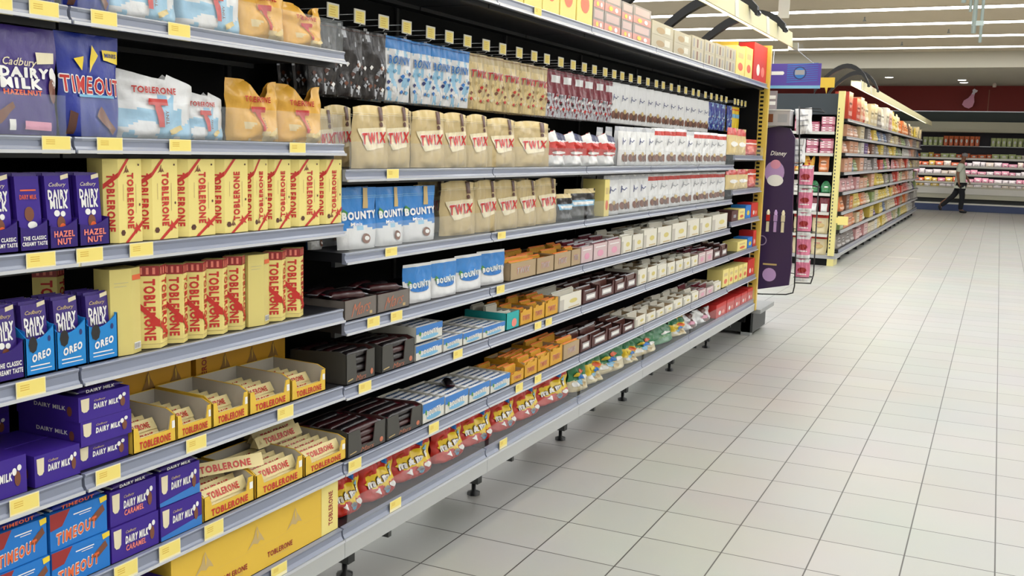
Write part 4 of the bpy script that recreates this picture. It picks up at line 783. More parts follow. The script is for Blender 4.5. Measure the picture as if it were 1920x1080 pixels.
def item(kind, row, y0, y1, h, dx=0, dz=0, extra='', rz=0, sx=1, ry=0):
    me = M(kind); dX, dY, dZ, mxx = dims(me); n, d, c = DESC[kind]
    h = h or dZ
    if row[0] == 'E' or kind == 'box_red': y1 = min(y1, 8.555)
    w = (y1 - y0) * (1.0 if n == 'sharing_bag' else .97 if 'bag' in n or 'pouch' in n else .985)
    h = min(h, CAP.get(row, 9) - dz)
    o = put(n, me, (XF + dx - mxx * sx - abs(math.sin(rz)) * w / 2, (y0 + y1) / 2, ZT[row] + dz + .0015), scale=(sx, w / dY, h / dZ), rot=(0, ry, rz))
    tag(o, lab(row, kind, extra), c, d + 's'); return o
def loose(kind, name, label, cat, grp, loc, rot=(0, 0, 0), scale=(1, 1, 1)):
    return tag(put(name, M(kind), loc, rot=rot, scale=scale), label, cat, grp)
rnd = random.Random(4)
def fill(kind, row, y0, y1, h, dx=0, dz=0):
    yc = (y0 + y1) / 2; w = y1 - y0; z = ZT[row] + dz; X = XF + dx; wh = WHERE[row]
    z += .0015
    if kind == 'tray_tobl':
        s = (w - .022) / .2
        zb = z + .004; n = 5
        H2 = h * (.8 if row == 'L6' else .62)
        for k in range(n):
            for l in range(2):
                if l == 1 and k == 0 and row == 'L5': continue
                loose('tri', 'triangular_chocolate_bar', 'long yellow triangular chocolate bar lying in yellow tray ' + wh, 'chocolate bar', 'triangular bars in the trays ' + wh, (X - .006 - k * .0345 - (.012 if l else 0), yc + rnd.uniform(-.002, .002), zb + l * (.032) * (H2 / .066) * .98), scale=(1, s, min(1.15, H2 / .066)))
    elif kind in ('tray_mars', 'tray_marsd'):
        s = (w - .014) / .12; n = 5 if kind == 'tray_marsd' else 4; L = 4 if kind == 'tray_marsd' else 3
        th = (h * .97 - .003) / L
        for l in range(L):
            for k in range(n):
                if l < L - 1 and k > 0: continue
                kk = 'darkr' if rnd.random() < .45 else 'dark'
                top = l == L - 1
                loose(kk, 'wrapped_bar', 'shiny dark wrapped bar heaped in dark tray ' + wh, 'chocolate bar', 'dark wrapped bars ' + wh, (X - .024 - k * .04, yc + rnd.uniform(-.003, .003), z + .003 + th * l), rot=(0, 0, rnd.uniform(-.06, .06) if top and k else 0), scale=(1, s * .97, th / .018))
    elif kind == 'tray_bounty':
        s = (w - .012) / .165
        for l in range(2):
            for k in range(6):
                if l == 0 and k > 0: continue
                loose('blue', 'wrapped_bar', 'white and blue wrapped bar in white tray ' + wh, 'chocolate bar', 'white and blue bars ' + wh, (X - .02 - k * .031, yc, z + .0055 + l * (h - .012) / 2), scale=(.97, s, (h - .004) / 2 / .02))
    elif kind in ('tray_white', 'tray_brown', 'tray_pink', 'tray_kraft', 'tray_yellow', 'tray_teal'):
        kk, wd_ = dict(tray_white=('sw', 'ivory'), tray_brown=('sb', 'brown foil'), tray_pink=('sp', 'maroon foil'), tray_kraft=('sk', 'orange gold'), tray_yellow=('sk', 'orange gold'), tray_teal=('sw', 'ivory'))[kind]
        n = 6 if y0 < 5 else 4
        for k in range(n):
            hh = min(CAP[row] - .004, h + rnd.uniform(-.014, .022) - (0 if k else .014))
            loose(kk, 'snack_slab', wd_ + ' snack pack standing on edge in its tray ' + wh, 'snack pack', wd_ + ' snack packs ' + wh, (X - .006 - k * (.185 / n), yc, z + .003), rot=(rnd.uniform(-.02, .02), rnd.uniform(-.08, -.01), 0), scale=(1, (w - .022) / .17, hh / {'sw': .1, 'sb': .085, 'sp': .09, 'sk': .09}[kk]))
    elif kind.startswith('trayc'):
        nm_, hh = ('tablet', .154) if row == 'L3' else ('snack', .15)
        for k in range(4):
            kk = nm_ if not (row == 'L3' and .0 < y0 - 1.42 < .05) else 'tablet2'
            loose(kk, 'chocolate_tablet', 'purple wrapped chocolate tablet standing in scalloped tray ' + wh, 'chocolate tablet', 'purple tablets ' + wh, (X - .008 - k * .019, yc - .002, z + .0075), rot=(0, -.07, 0), scale=(1.2 if kk != 'snack' else .9, min(1, (w - .014) / .062), hh / (.15 if kk != 'snack' else .13)))
count_all()
UP = dict(L2='L1', L3='L2', L4='L3', L5='L4', L6='L5', L7='L6', R3='R2', R4='R3', R5='R4', R6='R5', R7='R6', E3='E2', E4='E3', E5='E4', E6='E5', E7='E6')
CAP = {k: LB[v] - .0145 - ZT[k] for k, v in UP.items()}
for row, its in ROWS.items():
    for j, it in enumerate(its):
        kind, y0, y1, h = it[:4]; dx = it[4] if len(it) > 4 else 0
        if row == 'L1' and h is None: h = .235 if 'purple' in kind or 'blue' in kind else .17
        if row == 'R1':
            if h is None: h = .3 if kind == 'box_yellow' else .19
            if kind in ('box_pink', 'box_white', 'box_small'):
                item(kind, row, y0, y1, h / 2, extra='lower layer'); item(kind, row, y0, y1, h / 2, dz=h / 2, extra='upper layer')
            else: item(kind, row, y0, y1, h)
            continue
        if row == 'L5' and kind == 'carton_dm' and y0 > 1.5:
            k = {2: 0, 3: 1, 4: 2}[j]
            n, d, c = DESC[kind]; me = M(kind)
            tag(put(n, me, (XF - (.012 if k == 0 else 0), y0 + .073, ZT[row] + .0015 + .0575 * k)), ['bottom', 'middle', 'topmost'][k] + ' purple carton of the stack of three ' + WHERE[row], c, 'purple cartons')
            if k == 2:
                for q in range(4): loose('purple', 'wrapped_bar', 'purple wrapped chocolate bar on the stack of three cartons', 'chocolate bar', 'purple bars on the carton stack', (XF - .03 - q * .042, y0 + .073, ZT[row] + .173), rot=(0, rnd.uniform(0, .1), 0))
            continue
        if row == 'L5' and kind == 'carton_dm':
            n, d, c = DESC[kind]; tag(put(n, M(kind), (XF, (y0 + y1) / 2, ZT[row] + .0015), scale=(1, (y1 - y0) * .985 / .147, h / .057)), ['purple carton touching the left picture edge ', 'lone low purple carton left of the stack '][j] + WHERE[row], c, 'purple cartons'); continue
        if row == 'L6' and kind.startswith('carton'):
            h = min(h, CAP['L6'] - .016); item(kind, row, y0, y1, h / 2 - .002, extra='lower'); item(kind, row, y0 + .002, y1 - .002, h / 2 - .002, dz=h / 2 - .001, extra='upper', dx=-.004)
            bk = 'navy' if kind == 'carton_to' else 'purple'
            for q in range(5): loose(bk, 'wrapped_bar', ('blue' if bk == 'navy' else 'purple') + ' wrapped bar lying on top of the ' + {'carton_to': 'sky blue', 'carton_car': 'salmon worded', 'carton_or': 'blue striped'}[kind] + ' cartons', 'chocolate bar', kind.replace('carton', 'bars on carton').replace('_', ' '), (XF - .026 - q * .038, (y0 + y1) / 2, ZT[row] + h - .002), rot=(0, rnd.uniform(0, .08), rnd.uniform(-.04, .04)), scale=(1, (y1 - y0) / .15, 1))
            continue
        if kind == 'carton_big': item(kind, row, y0, 2.556, .157); continue
        if kind == 'carton_dm' and row == 'L7': item(kind, row, y0, y1, .12); continue
        if kind == 'tray_bounty' and row == 'R5' and j == 3:
            item(kind, row, y0, y1, .06, dz=.064); fill(kind, row, y0, y1, .06, 0, .064); continue
        rz = rnd.uniform(-.17, -.06) if kind.startswith(('pouch', 'bag', 'small')) else 0
        if kind in ('bag_purple', 'bag_blue'): rz = -.02
        item(kind, row, y0, y1, h, dx, rz=rz, sx=.78 if kind.startswith('pouch') else 1)
        if kind.startswith('tray'): fill(kind, row, y0, y1, h, dx)
# second rank of pouches behind the front ones
bk = {}
for row in ('R2', 'R3'):
    for it in ROWS[row]:
        kind, y0, y1, h = it[:4]
        if kind in ('pouch_gold', 'pouch_white', 'pouch_wred', 'pouch_bblue') and len(it) == 4:
            me = M(kind); dX, dY, dZ, mxx = dims(me)
            tag(put('stand_up_pouch', me, (XF - .13 - mxx, (y0 + y1) / 2 + .008, ZT[row] + .0015), scale=(.7, (y1 - y0) * .88 / dY, (h + rnd.uniform(-.01, .006)) / dZ), rot=(0, 0, rnd.uniform(-.08, .08))), DESC[kind][1] + ' half hidden in the rear rank ' + WHERE[row], 'pouch', 'rear rank ' + DESC[kind][1] + ' ' + WHERE[row])
# loose pieces
loose('tri', 'triangular_chocolate_bar', 'yellow triangular bar lying loose across the tops of trays', 'chocolate bar', None, (XF - .045, 2.09, ZT['L6'] + .092), rot=(0, 0, -.42), scale=(1.05, 1.12, 1.05))
for q in range(3): loose('tri', 'triangular_chocolate_bar', 'yellow triangular bar sticking up behind the trays on left sixth shelf', 'chocolate bar', 'loose triangular bars behind the trays', (XF - .12 - q * .04, 2.42 + q * .03, ZT['L6'] + .085 + q * .0), rot=(0, 0, .03 * q), scale=(1, 1.05, 1))
for i, (y, lb) in enumerate([(1.94, 'left'), (2.36, 'right')]):
    tag(put('large_carton', M('carton_back'), (XF - .215, y, ZT['L5'] + .0015), scale=(1, 1, 1)), 'shaded mustard shipping carton behind the open trays, ' + lb + ' one', 'carton', 'shipping cartons behind the trays')
for q in range(3): tag(put('chocolate_bar_carton', M('carton_dm'), (XF - .215, 1.48, ZT['L5'] + .0015 + .0575 * q), rz=.0), 'shaded purple carton set back beside the stack of three cartons', 'carton', 'set back purple cartons')
loose('dark', 'wrapped_bar', 'dark wrapped bar dropped on top of white and blue bars', 'chocolate bar', None, (XF - .08, 3.4, ZT['R6'] + .066), rot=(0, 0, .7), scale=(1.1, .8, 1.6))
# dark packs heaped beside the taupe trays
for row, y, n in (('R4', 2.63, 4), ('R4', 2.84, 3)):
    for q in range(n):
        loose('dark' if q % 2 else 'darkr', 'wrapped_bar', 'dark wrapped bar heaped above the taupe trays', 'chocolate bar', 'dark bars above the taupe trays', (XF - .03 - q * .045, y + .02 * (q % 2), ZT[row] + .067), rot=(0, .12 * (q % 2), .25 * (q - 1.5)), scale=(1.1, 1.2, 1.3))
# ------------------------------------------------------------------ hooks and hanging bags
TX = [625, 675, 720, 763, 808, 843, 877, 912, 943, 974, 1002, 1026, 1052, 1075, 1096, 1115, 1135, 1152, 1167, 1183, 1199, 1215, 1231, 1244, 1259, 1273, 1286, 1300, 1310, 1323, 1334, 1344, 1353, 1362, 1378, 1392, 1402, 1409]
XP = -1.945
hk = MB(); hk.tube([(XB + .0125, 0, 1.932), (XP - .005, 0, 1.932), (XP + .004, 0, 1.94)], .0025, M_CHRM, 6); hk.tube([(XB + .0125, 0, 1.972), (XP - .004, 0, 1.972)], .002, M_CHRM, 6); hk.part('hook_plate').box(XB + .0115, XB + .015, -.012, .012, 1.92, 1.985, M_CHRM)
hkm = hk.mesh('peg_hook')
tg = MB(); tg.box(XP - .003, XP, -.032, .032, 1.94, 1.986, M_TAGW); tg.box(XP, XP + .0006, -.025, .025, 1.944, 1.98, M_TAGY)
for k in range(4): tg.box(XP + .0006, XP + .0009, -.018, .012 - .004 * (k % 2), 1.95 + k * .0075, 1.952 + k * .0075, M_TAGI)
tgm = tg.mesh('price_tag')
PY = [v for v in PEGY]; PY[-3:] = [8.24, 8.37, 8.5]; kinds = []
for i, x in enumerate(TX):
    k = 'dark' if x < 735 else 'blue' if x < 912 else 'gold' if x < 1050 else 'maroon' if x < 1160 else 'white' if x < 1340 else 'royal' if x < 1380 else 'yellow'
    kinds.append(k)
    o = put('peg_hook', hkm, (0, PY[i], 0)); put('price_tag', tgm, parent=o)
    tag(o, 'chrome peg hook with yellow price tag, ' + ordi(i + 1) + ' from left', 'peg hook', 'peg hooks with price tags')
HD = dict(dark='shiny black foil bag', blue='white and sky blue bag', gold='light gold foil bag', maroon='maroon and silver foil bag', white='plain white bag with brown sweets', royal='royal blue foil bag', yellow='bright yellow bag')
hc = {}
for i, k in enumerate(kinds):
    me = M('hang_' + k); hc[k] = hc.get(k, 0) + 1; dX, dY, dZ, mxx = dims(me)
    gap = (PY[i + 1] - PY[i]) if i + 1 < len(PY) else .12
    w = min(.19, max(.125, gap * .95)); hz = .225 if k not in ('royal', 'yellow') else .2
    if i == len(kinds) - 1: continue
    for j, xx in enumerate((-1.985, -2.045, -2.105)):
        if j == 2 and PY[i] > 5.2: continue
        o = put('hanging_bag', me, (xx, PY[i] + rnd.uniform(-.003, .003), 1.928 - hz), scale=(.62, w / dY, hz / dZ), rot=(rnd.uniform(-.02, .02), rnd.uniform(-.01, .01), rnd.uniform(-.14, -.08)))
        tag(o, HD[k] + ' hanging ' + ['in front', 'second', 'third'][j] + ' on its hook, ' + ordi(hc[k]) + ' such hook', 'bag', 'hanging ' + HD[k] + 's')
# ------------------------------------------------------------------ price labels on the rails
pl = MB(); pl.box(0, .0008, -.036, .036, -.024, .021, M_TAG)
pk_ = pl.part('ticket'); pk_.box(.0008, .0011, -.034, .034, -.012, .019, M_TAGY)
for k in range(3): pk_.box(.0011, .0013, -.026, -.004, .0 + k * .005, .002 + k * .005, M_TAGI)
plm = pl.mesh('price_label')
for row, ys in TAGS.items():
    for j, y in enumerate(sorted(ys)):
        if row in LB: zb, zt = LB[row], ZT[row]
        else: zb, zt = .3, .335
        o = put('price_label', plm, (XR - .0035, y, (zb + zt) / 2 + .0005), rot=(0, 0, 0), scale=(1, 1, min(1.2, (zt - zb) / .042)))
        if len(ys) > 1: tag(o, 'yellow paper price label, ' + ordi(j + 1) + ' from left on the rail ' + WHERE[row].replace('on ', 'of '), 'price label', 'yellow price labels')
        else: tag(o, 'only yellow paper price label on the rail ' + WHERE[row].replace('on ', 'of '), 'price label', 'yellow price labels')
# ------------------------------------------------------------------ end of the first run: base, cardboard stand, wire rack
b = MB(); b.box(-2.78, -1.74, 8.625, 9.2, .2, .235, M_GREY); b.box(-2.7, -1.8, 8.63, 9.15, .03, .2, M_FOOT); b.box(-1.9, -1.82, 8.63, 8.72, 0, .2, M_GREY)
tag(put('display_plinth', b.mesh('display_plinth')), 'grey steel plinth at the far end under the purple stand', 'plinth')
PURP = mat('dark_purple_board', (52, 30, 74), rough=.45, coat=.2); LIL = ink('lilac_ink', (186, 150, 200))
b = MB(); y0, y1 = 9.0, 9.03
outl = [(-1.86, .36), (-1.585, .42), (-1.575, .6), (-1.60, 1.2), (-1.615, 1.7), (-1.66, 1.78), (-1.76, 1.80), (-1.87, 1.78)]
b.prism(outl, y0, y1, 'y', PURP)
st = put('cardboard_stand', b.mesh('cardboard_stand'))
sf = lambda a, c, off: (a, y0 - off, c)
b = MB(); b.text('Disney', -1.745, 1.56, .14, .05, sf, WHT, .02, .3, off=.002); put('lettering', b.mesh('lettering'), parent=st)
b = MB(); b.ell(-1.77, 1.40, .085, .1, sf, LIL, .002, 20); b.ell(-1.76, 1.33, .07, .05, sf, WHT, .003, 16); b.ell(-1.765, 1.47, .045, .04, sf, PINK, .003, 14); put('lilac_oval', b.mesh('lilac_oval'), parent=st)
for i, (xx, c1, c2) in enumerate([(-1.80, REDI, CRM), (-1.735, LIL, LIL), (-1.67, CRM, CRM)]):
    b = MB(); b.box(xx - .012, xx + .012, y0 - .012, y0 - .0005, .88, .97, c2); b.box(xx - .016, xx + .016, y0 - .014, y0 - .0005, .975, 1.03, c1); b.tube([(xx, y0 - .008, 1.03), (xx, y0 - .008, 1.05), (xx, y0 - .008, 1.075)], [.012, .016, .006], c2, 8)
    put('figure_card', b.mesh('figure_card'), parent=st)
b = MB()
for rr, cc in ((.045, mat('hang_hole_ring', (150, 130, 160), rough=.4)),):
    for k in range(20):
        a0, a1 = 2 * math.pi * k / 20, 2 * math.pi * (k + 1) / 20
        b.poly([(-1.845 + rr * math.cos(a0), .80 + rr * math.sin(a0)), (-1.845 + rr * math.cos(a1), .80 + rr * math.sin(a1)), (-1.845 + rr * .8 * math.cos(a1), .80 + rr * .8 * math.sin(a1)), (-1.845 + rr * .8 * math.cos(a0), .80 + rr * .8 * math.sin(a0))], sf, cc, .002)
b.ell(-1.76, .5, .06, .06, sf, LIL, .002, 18); b.rect(-1.82, -1.7, .585, .6, sf, TAN, .003)
put('printed_badge', b.mesh('printed_badge'), parent=st)
tag(st, 'tall dark purple cardboard display stand beyond the yellow post', 'display stand')
# bottle-white packs on top of the stand
wp = pouch_mesh('bundled_pack', .17, .26, .12, F_WHT, None, lambda mb, s, w, h: [mb.rect(-w * .3, w * .3, h * (.3 + .2 * k), h * (.34 + .2 * k), s, GRYI, .004) for k in range(3)], seed=31, wr=.015)
b = MB(); b.box(-1.89, -1.66, 8.94, 9.1, 1.803, 1.93, mat('clear_grey_box', (176, 172, 176), rough=.2, coat=.4)); b.box(-1.88, -1.80, 8.938, 8.94, 1.83, 1.9, BRN); b.box(-1.76, -1.68, 8.938, 8.94, 1.83, 1.9, GRYI); b.box(-1.89, -1.655, 8.935, 9.1, 1.93, 1.94, F_WHT)
tag(put('plastic_box', b.mesh('plastic_box')), 'pale plastic box resting on top of the purple stand', 'box')
b = MB(); b.box(-1.905, -1.79, 9.0, 9.012, 1.945, 2.10, mat('grey_sleeve_card', (150, 140, 144), rough=.4)); b.box(-1.895, -1.8, 8.998, 9.0, 2.03, 2.06, WHT); b.box(-1.895, -1.8, 8.998, 9.0, 1.98, 2.01, WHT)
tag(put('header_card', b.mesh('header_card')), 'small grey card with white stripes standing on the plastic box', 'card')
for q, (x, z, r, s) in enumerate([(-1.56, 1.74, .1, (1, .8, .85)), (-1.59, 1.49, .05, (.9, .62, .8)), (-1.60, 1.46, 0, (.9, .5, .1))]):
    tag(put('bundled_pack', wp, (x, 9.13, z), rot=(r, 0, -1.57), scale=s), ['white plastic pack hanging beside the plastic box', 'white plastic pack hanging halfway down the wire rack', 'small white plastic pack just above the pink packs'][q], 'pack')
# wire rack
def ring(pts, r): b.tube(pts + [pts[0]], r, M_WIRE, 6)
b = MB(); b = MB(); b.tube([(-1.90, 8.97, .32), (-1.6, 8.97, .34), (-1.54, 8.97, .36), (-1.53, 8.97, .42), (-1.56, 8.97, 1.5), (-1.59, 8.97, 1.97)], .006, M_WIRE, 6); b.tube([(-1.88, 8.97, .236), (-1.88, 8.97, .33), (-1.8, 8.97, .325)], .006, M_WIRE, 6); b.tube([(-1.53, 8.97, .45), (-1.44, 9.26, .42), (-1.42, 9.26, .5), (-1.43, 9.26, 1.3)], .006, M_WIRE, 6)
for zz in (.5, .9, 1.3, 1.7, 1.95): b.tube([(-1.545 - (zz - .5) * .03, 8.97, zz), (-1.42, 9.0, zz), (-1.42, 9.26, zz - .02), (-1.62, 9.26, zz)], .004, M_WIRE, 5)
tag(put('wire_rack', b.mesh('wire_rack')), 'black wire rack hooked beside the purple stand', 'wire rack')
pk = pouch_mesh('pink_pack', .13, .2, .05, F_PNK, lambda u, v: F_WHT if v > .85 or v < .15 else None, lambda mb, s, w, h: (mb.ell(0, h * .5, w * .3, h * .12, s, DRED, .004), mb.rect(-w * .3, w * .3, h * .3, h * .34, s, WHT, .004)), seed=33, wr=.006)
for q in range(5):
    tag(put('pink_pack', pk, (-1.50 - .006 * q, 9.125, .45 + .205 * q), rz=-1.5), ['bottom', 'second lowest', 'middle', 'second highest', 'topmost'][q] + ' pink pack in the column on the wire rack', 'pack', 'pink packs on the wire rack')
# purple banner above the end of the run
b = MB(); b.box(-1.86, -1.435, 9.0, 9.01, 2.12, 2.33, mat('purple_banner_card', (84, 66, 160), rough=.5)); bn = put('banner', b.mesh('banner'))
sb_ = lambda a, c, off: (a, 9.0 - off, c); b = MB()
b.rect(-1.86, -1.435, 2.12, 2.145, sb_, LBL, .001)
for k in range(9): b.poly([(-1.72, 2.17 + k * .018), (-1.715, 2.178 + k * .018), (-1.46, 2.19 + k * .018), (-1.46, 2.186 + k * .018)], sb_, MBLUE, .001)
b.ell(-1.61, 2.25, .055, .055, sb_, NVY, .002, 18); b.ell(-1.61, 2.25, .045, .045, sb_, MBLUE, .003, 18); b.rect(-1.65, -1.57, 2.235, 2.275, sb_, GRYI, .004)
b.poly([(-1.85, 2.235), (-1.75, 2.235), (-1.74, 2.25), (-1.75, 2.265), (-1.85, 2.265)], sb_, WHT, .002)
put('printed_panel', b.mesh('printed_panel'), parent=bn); b = MB(); b.tube([(-1.84, 9.005, 2.33), (-1.84, 9.005, 2.44)], .004, M_CHRM); b.tube([(-1.5, 9.005, 2.33), (-1.64, 9.005, 2.44)], .004, M_CHRM); put('wire', b.mesh('wire'), parent=bn)
tag(bn, 'purple banner with round blue emblem above the end of the shelving', 'banner')
b = MB(); b.box(-1.62, -1.55, 8.7, 8.75, 2.40, 2.46, acr); b.box(-1.66, -1.58, 8.665, 8.70, 2.41, 2.47, M_CHRM); tag(put('canopy_end_cap', b.mesh('canopy_end_cap')), 'shiny clear cap at the lit end of the cream canopy', 'end cap')
# hanging card and poles
b = MB(); b.box(-.045, .045, -.004, .004, 2.66, 3.15, M_WALL); b.tube([(0, 0, 3.15), (0, 0, 4.24)], .003, M_CHRM); tag(put('hanging_card', b.mesh('hanging_card'), (-1.70, 8.6, 0)), 'blank white card hanging above the cream canopy end', 'sign')
b = MB(); b.prism([(-2.10, 2.41), (-1.89, 2.405), (-1.89, 2.335), (-1.95, 2.35)], 7.9, 7.91, 'y', C_GYL); b.tube([(-2.0, 7.905, 2.13), (-2.0, 7.905, 2.38)], .006, M_CHRM); tag(put('yellow_sign', b.mesh('yellow_sign')), 'plain yellow card sign standing behind the yellow cartons', 'sign')
M_POLE = mat('pale_pole', (186, 200, 196), rough=.35, metal=.3)
for i, (x0, y0_, zl, lb) in enumerate([(-.62, 15.0, 3.62, 'shorter of the pale poles hanging from the ceiling at upper right'), (-.47, 15.0, 3.22, 'longer of the pale poles hanging from the ceiling at upper right')]):
    b = MB(); b.tube([(0, 0, 4.24), (0, 0, zl)], .03, M_POLE, 8); b.tube([(.09, 0, 4.24), (.09, 0, zl - .12)], .02, M_POLE, 8); b.box(-.03, .12, -.02, .02, zl + .1, zl + .16, M_POLE); tag(put('hanging_pole', b.mesh('hanging_pole'), (x0, y0_, 0)), lb, 'pole')
# drumstick shaped cut-out hanging before the red wall
b = MB(); pp = []
for k in range(22):
    a = 2 * math.pi * k / 22; pp.append((math.cos(a) * .19, math.sin(a) * .2 - .12))
pp = [(-.02 + .16 * math.cos(2.2), .0)] and [(-.24, -.18), (-.2, -.06), (-.08, .02), (-.02, .1), (.03, .2), (.02, .26), (.07, .3), (.12, .27), (.17, .25), (.15, .2), (.1, .17), (.08, .05), (.1, -.1), (.06, -.24), (-.04, -.3), (-.16, -.26)]
b.prism([(x, z) for x, z in pp], -.02, .02, 'y', mat('pink_cutout', (230, 160, 190), rough=.5)); b.prism([(.03, .2), (.02, .26), (.07, .3), (.12, .27), (.17, .25), (.15, .2), (.1, .17), (.08, .12), (.0, .14)], -.022, .022, 'y', mat('pale_cutout', (238, 226, 236), rough=.5))
b.tube([(.08, 0, .3), (.08, 0, .55)], .006, M_CHRM); tag(put('drumstick_sign', b.mesh('drumstick_sign'), (-.98, 34.6, 3.44)), 'pink chicken drumstick cut-out against the dark red wall', 'sign')
b = MB(); b.tube([(0, 0, 3.84), (0, 0, 3.8), (0, 0, 3.72)], [.03, .06, .05], mat('spot_housing', (220, 200, 190), rough=.4), 10); tag(put('spotlight', b.mesh('spotlight'), (-.35, 33.6, 0)), 'small white spotlight under the lowered ceiling beside the drumstick', 'spotlight')
# ------------------------------------------------------------------ second gondola
X2 = -2.02; GZ = [2.08, 1.83, 1.59, 1.31, 1.02, .73, .46]
sl = ['top', 'second', 'third', 'fourth', 'fifth', 'sixth', 'seventh']
M_RAIL2 = mat('dull_rail', (168, 168, 170), rough=.4)
e = bay(15.42, 30.8, 'distant shelving unit running towards the chilled cabinet', x=X2, xb=X2 - .45, top=2.4, kick=(.1, .15), grp=None, foff=.3, guard=False, ztop=.2)
for z in GZ: shelf(15.42, 30.8, z - .02, z + .02, 0, e, x=X2, xb=X2 - .45, mrail=M_RAIL2)
for yy in range(15): 
    b = MB(); b.box(X2 - .2, X2 - .06, yy + 16.0, yy + 16.05, 0, .1, M_WIRE); o = put('foot', b.mesh('foot'), parent=e); o.location = -e.location
FARC = dict(red=(190, 66, 50), orange=(214, 124, 66), yellow=(216, 188, 84), cream=(206, 190, 154), white=(206, 200, 190), pink=(200, 148, 148), purple=(92, 64, 120), green=(128, 146, 84), grey=(140, 132, 128), peach=(208, 152, 120), brown=(122, 88, 70), blue=(84, 104, 140))
FM = {}
for c, rgb in FARC.items():
    base = foil('far_' + c, rgb, .1); acc = ink('far_' + c + '_panel', tuple(min(255, int(v * .5 + 120)) for v in rgb)); dk = ink('far_' + c + '_print', tuple(int(v * .6) for v in rgb))
    def art(mb, s, w, h, acc=acc, dk=dk): mb.ell(0, h * .58, w * .32, h * .16, s, acc, .002, 10); mb.rect(-w * .3, w * .3, h * .54, h * .62, s, dk, .003); mb.rect(-w * .38, w * .38, h * .14, h * .3, s, acc, .002)
    FM[c] = [carton('packet', .3, .2, .2, base, art), pouch_mesh('packet', .3, .2, .14, base, None, art, seed=len(c), nu=8, nv=8, wr=.006)]
seqs = [['red', 'peach', 'cream', 'cream', 'grey', 'white', 'peach', 'yellow', 'cream', 'orange', 'orange', 'peach', 'yellow', 'yellow', 'cream', 'cream'], ['peach', 'grey', 'yellow', 'grey', 'cream', 'grey', 'green', 'white', 'grey', 'cream'], ['peach', 'peach', 'grey', 'yellow', 'green', 'white', 'pink', 'grey'],
 ['peach', 'grey', 'green', 'pink', 'peach', 'white', 'cream'], ['pink', 'peach', 'yellow', 'grey', 'red', 'peach', 'white', 'purple'], ['orange', 'peach', 'cream', 'yellow', 'yellow', 'peach', 'red', 'red', 'white', 'green'],
 ['orange', 'cream', 'yellow', 'yellow', 'cream', 'red', 'orange', 'grey', 'white'], ['grey', 'pink', 'cream', 'yellow', 'pink', 'green', 'yellow', 'white', 'grey']]
r2 = random.Random(7)
for si, z in enumerate(GZ + [.18]):
    zz = (z + .0215); y = 15.5; sq = seqs[si]; nxt = 2.5 if si == 0 else GZ[si - 1] - .02
    hmax = nxt - zz - .02
    while y < 30.5:
        w = r2.uniform(.38, .62); c = sq[min(len(sq) - 1, int((y - 15.5) / 15.3 * len(sq)))] if r2.random() < .72 else r2.choice(list(FARC))
        h = min(hmax, r2.uniform(.17, .23)) if si else r2.uniform(.34, .42) * (1 if y < 24 else .75)
        if r2.random() > .06:
            me = FM[c][r2.random() < .45]; dX, dY, dZ, mxx = dims(me)
            o = put('packet', me, (X2 - .03 - mxx, y + w / 2, zz), scale=(1, min(w, 30.6 - y) * .97 / dY, h / dZ)); wname = (sl + ['base'])[si]
            tag(o, c + ' packet on the ' + wname + ' shelf of the far shelving run', 'packet', c + ' packets on the far ' + wname + ' shelf')
        y += w
# end cap of the far run, facing the viewer
ex0, ex1, ey = -3.0, -2.12, 14.93
eg = bpy.data.objects.new('end_display_unit', None); COL.objects.link(eg); eg.location = (-2.5, 15.15, 0)
def ech(n, bb): o = put(n, bb.mesh(n), parent=eg); o.location = -eg.location
b = MB(); b.box(ex0, ex1, 15.36, 15.4, 0.0, 2.43, M_BLKP); ech('back_panel', b)
b = MB(); b.box(ex0, ex1, 15.0, 15.36, 2.14, 2.43, mat('blue_black_header', (50, 58, 64), rough=.4)); ech('header', b)
b = MB(); b.box(ex0 - .02, ex1 + .12, ey, 15.4, .1, .145, M_RAIL2); ech('base_deck', b)
b = MB(); b.box(ex0, ex1 - .0, ey + .02, 15.3, 0, .1, M_BLKP); b.box(ex1 - .0, ex1 + .09, ey, 15.3, 0, .1, M_YPAL); ech('plinth', b)
tag(eg, 'dark end display unit of the far run with header panel', 'display unit')
b = MB(); b.box(-2.115, -2.03, 14.9, 14.98, 0.147, 2.46, M_YPAL); pp_ = put('end_post', b.mesh('end_post')); b = MB()
for i in range(40): b.box(-2.10, -2.085, 14.8985, 14.8999, .25 + i * .05, .275 + i * .05, M_FOOT)
put('slot_row', b.mesh('slot_row'), parent=pp_); tag(pp_, 'pale yellow post at the near corner of the far run', 'post')
EZ = [1.90, 1.596, 1.33, 1.033, .762, .447]
for i, z in enumerate(EZ):
    b = MB(); b.box(ex0 + .03, ex1 - .02, ey + .03, 15.36, z - .015, z, M_DARK); o = put('shelf', b.mesh('shelf'), parent=eg); o.location = -eg.location; b = MB(); b.box(ex0 + .03, ex1 - .02, ey, ey + .029, z - .04, z, mat('white_rail', (206, 204, 196), rough=.4)); put('price_rail', b.mesh('price_rail'), parent=o)
pkm = carton('flat_pack', .16, .034, .16, card('pink_pack_card', (214, 150, 168)), lambda mb, s, w, h: (mb.rect(-w * .4, w * .4, h * .3, h * .7, s, WHT), mb.rect(-w * .15, w * .15, h * .35, h * .6, s, DRED, .001)))
pkm2 = carton('flat_pack', .16, .034, .16, card('maroon_pack_card', (140, 50, 70)), lambda mb, s, w, h: mb.rect(-w * .4, w * .4, h * .3, h * .6, s, PINK))
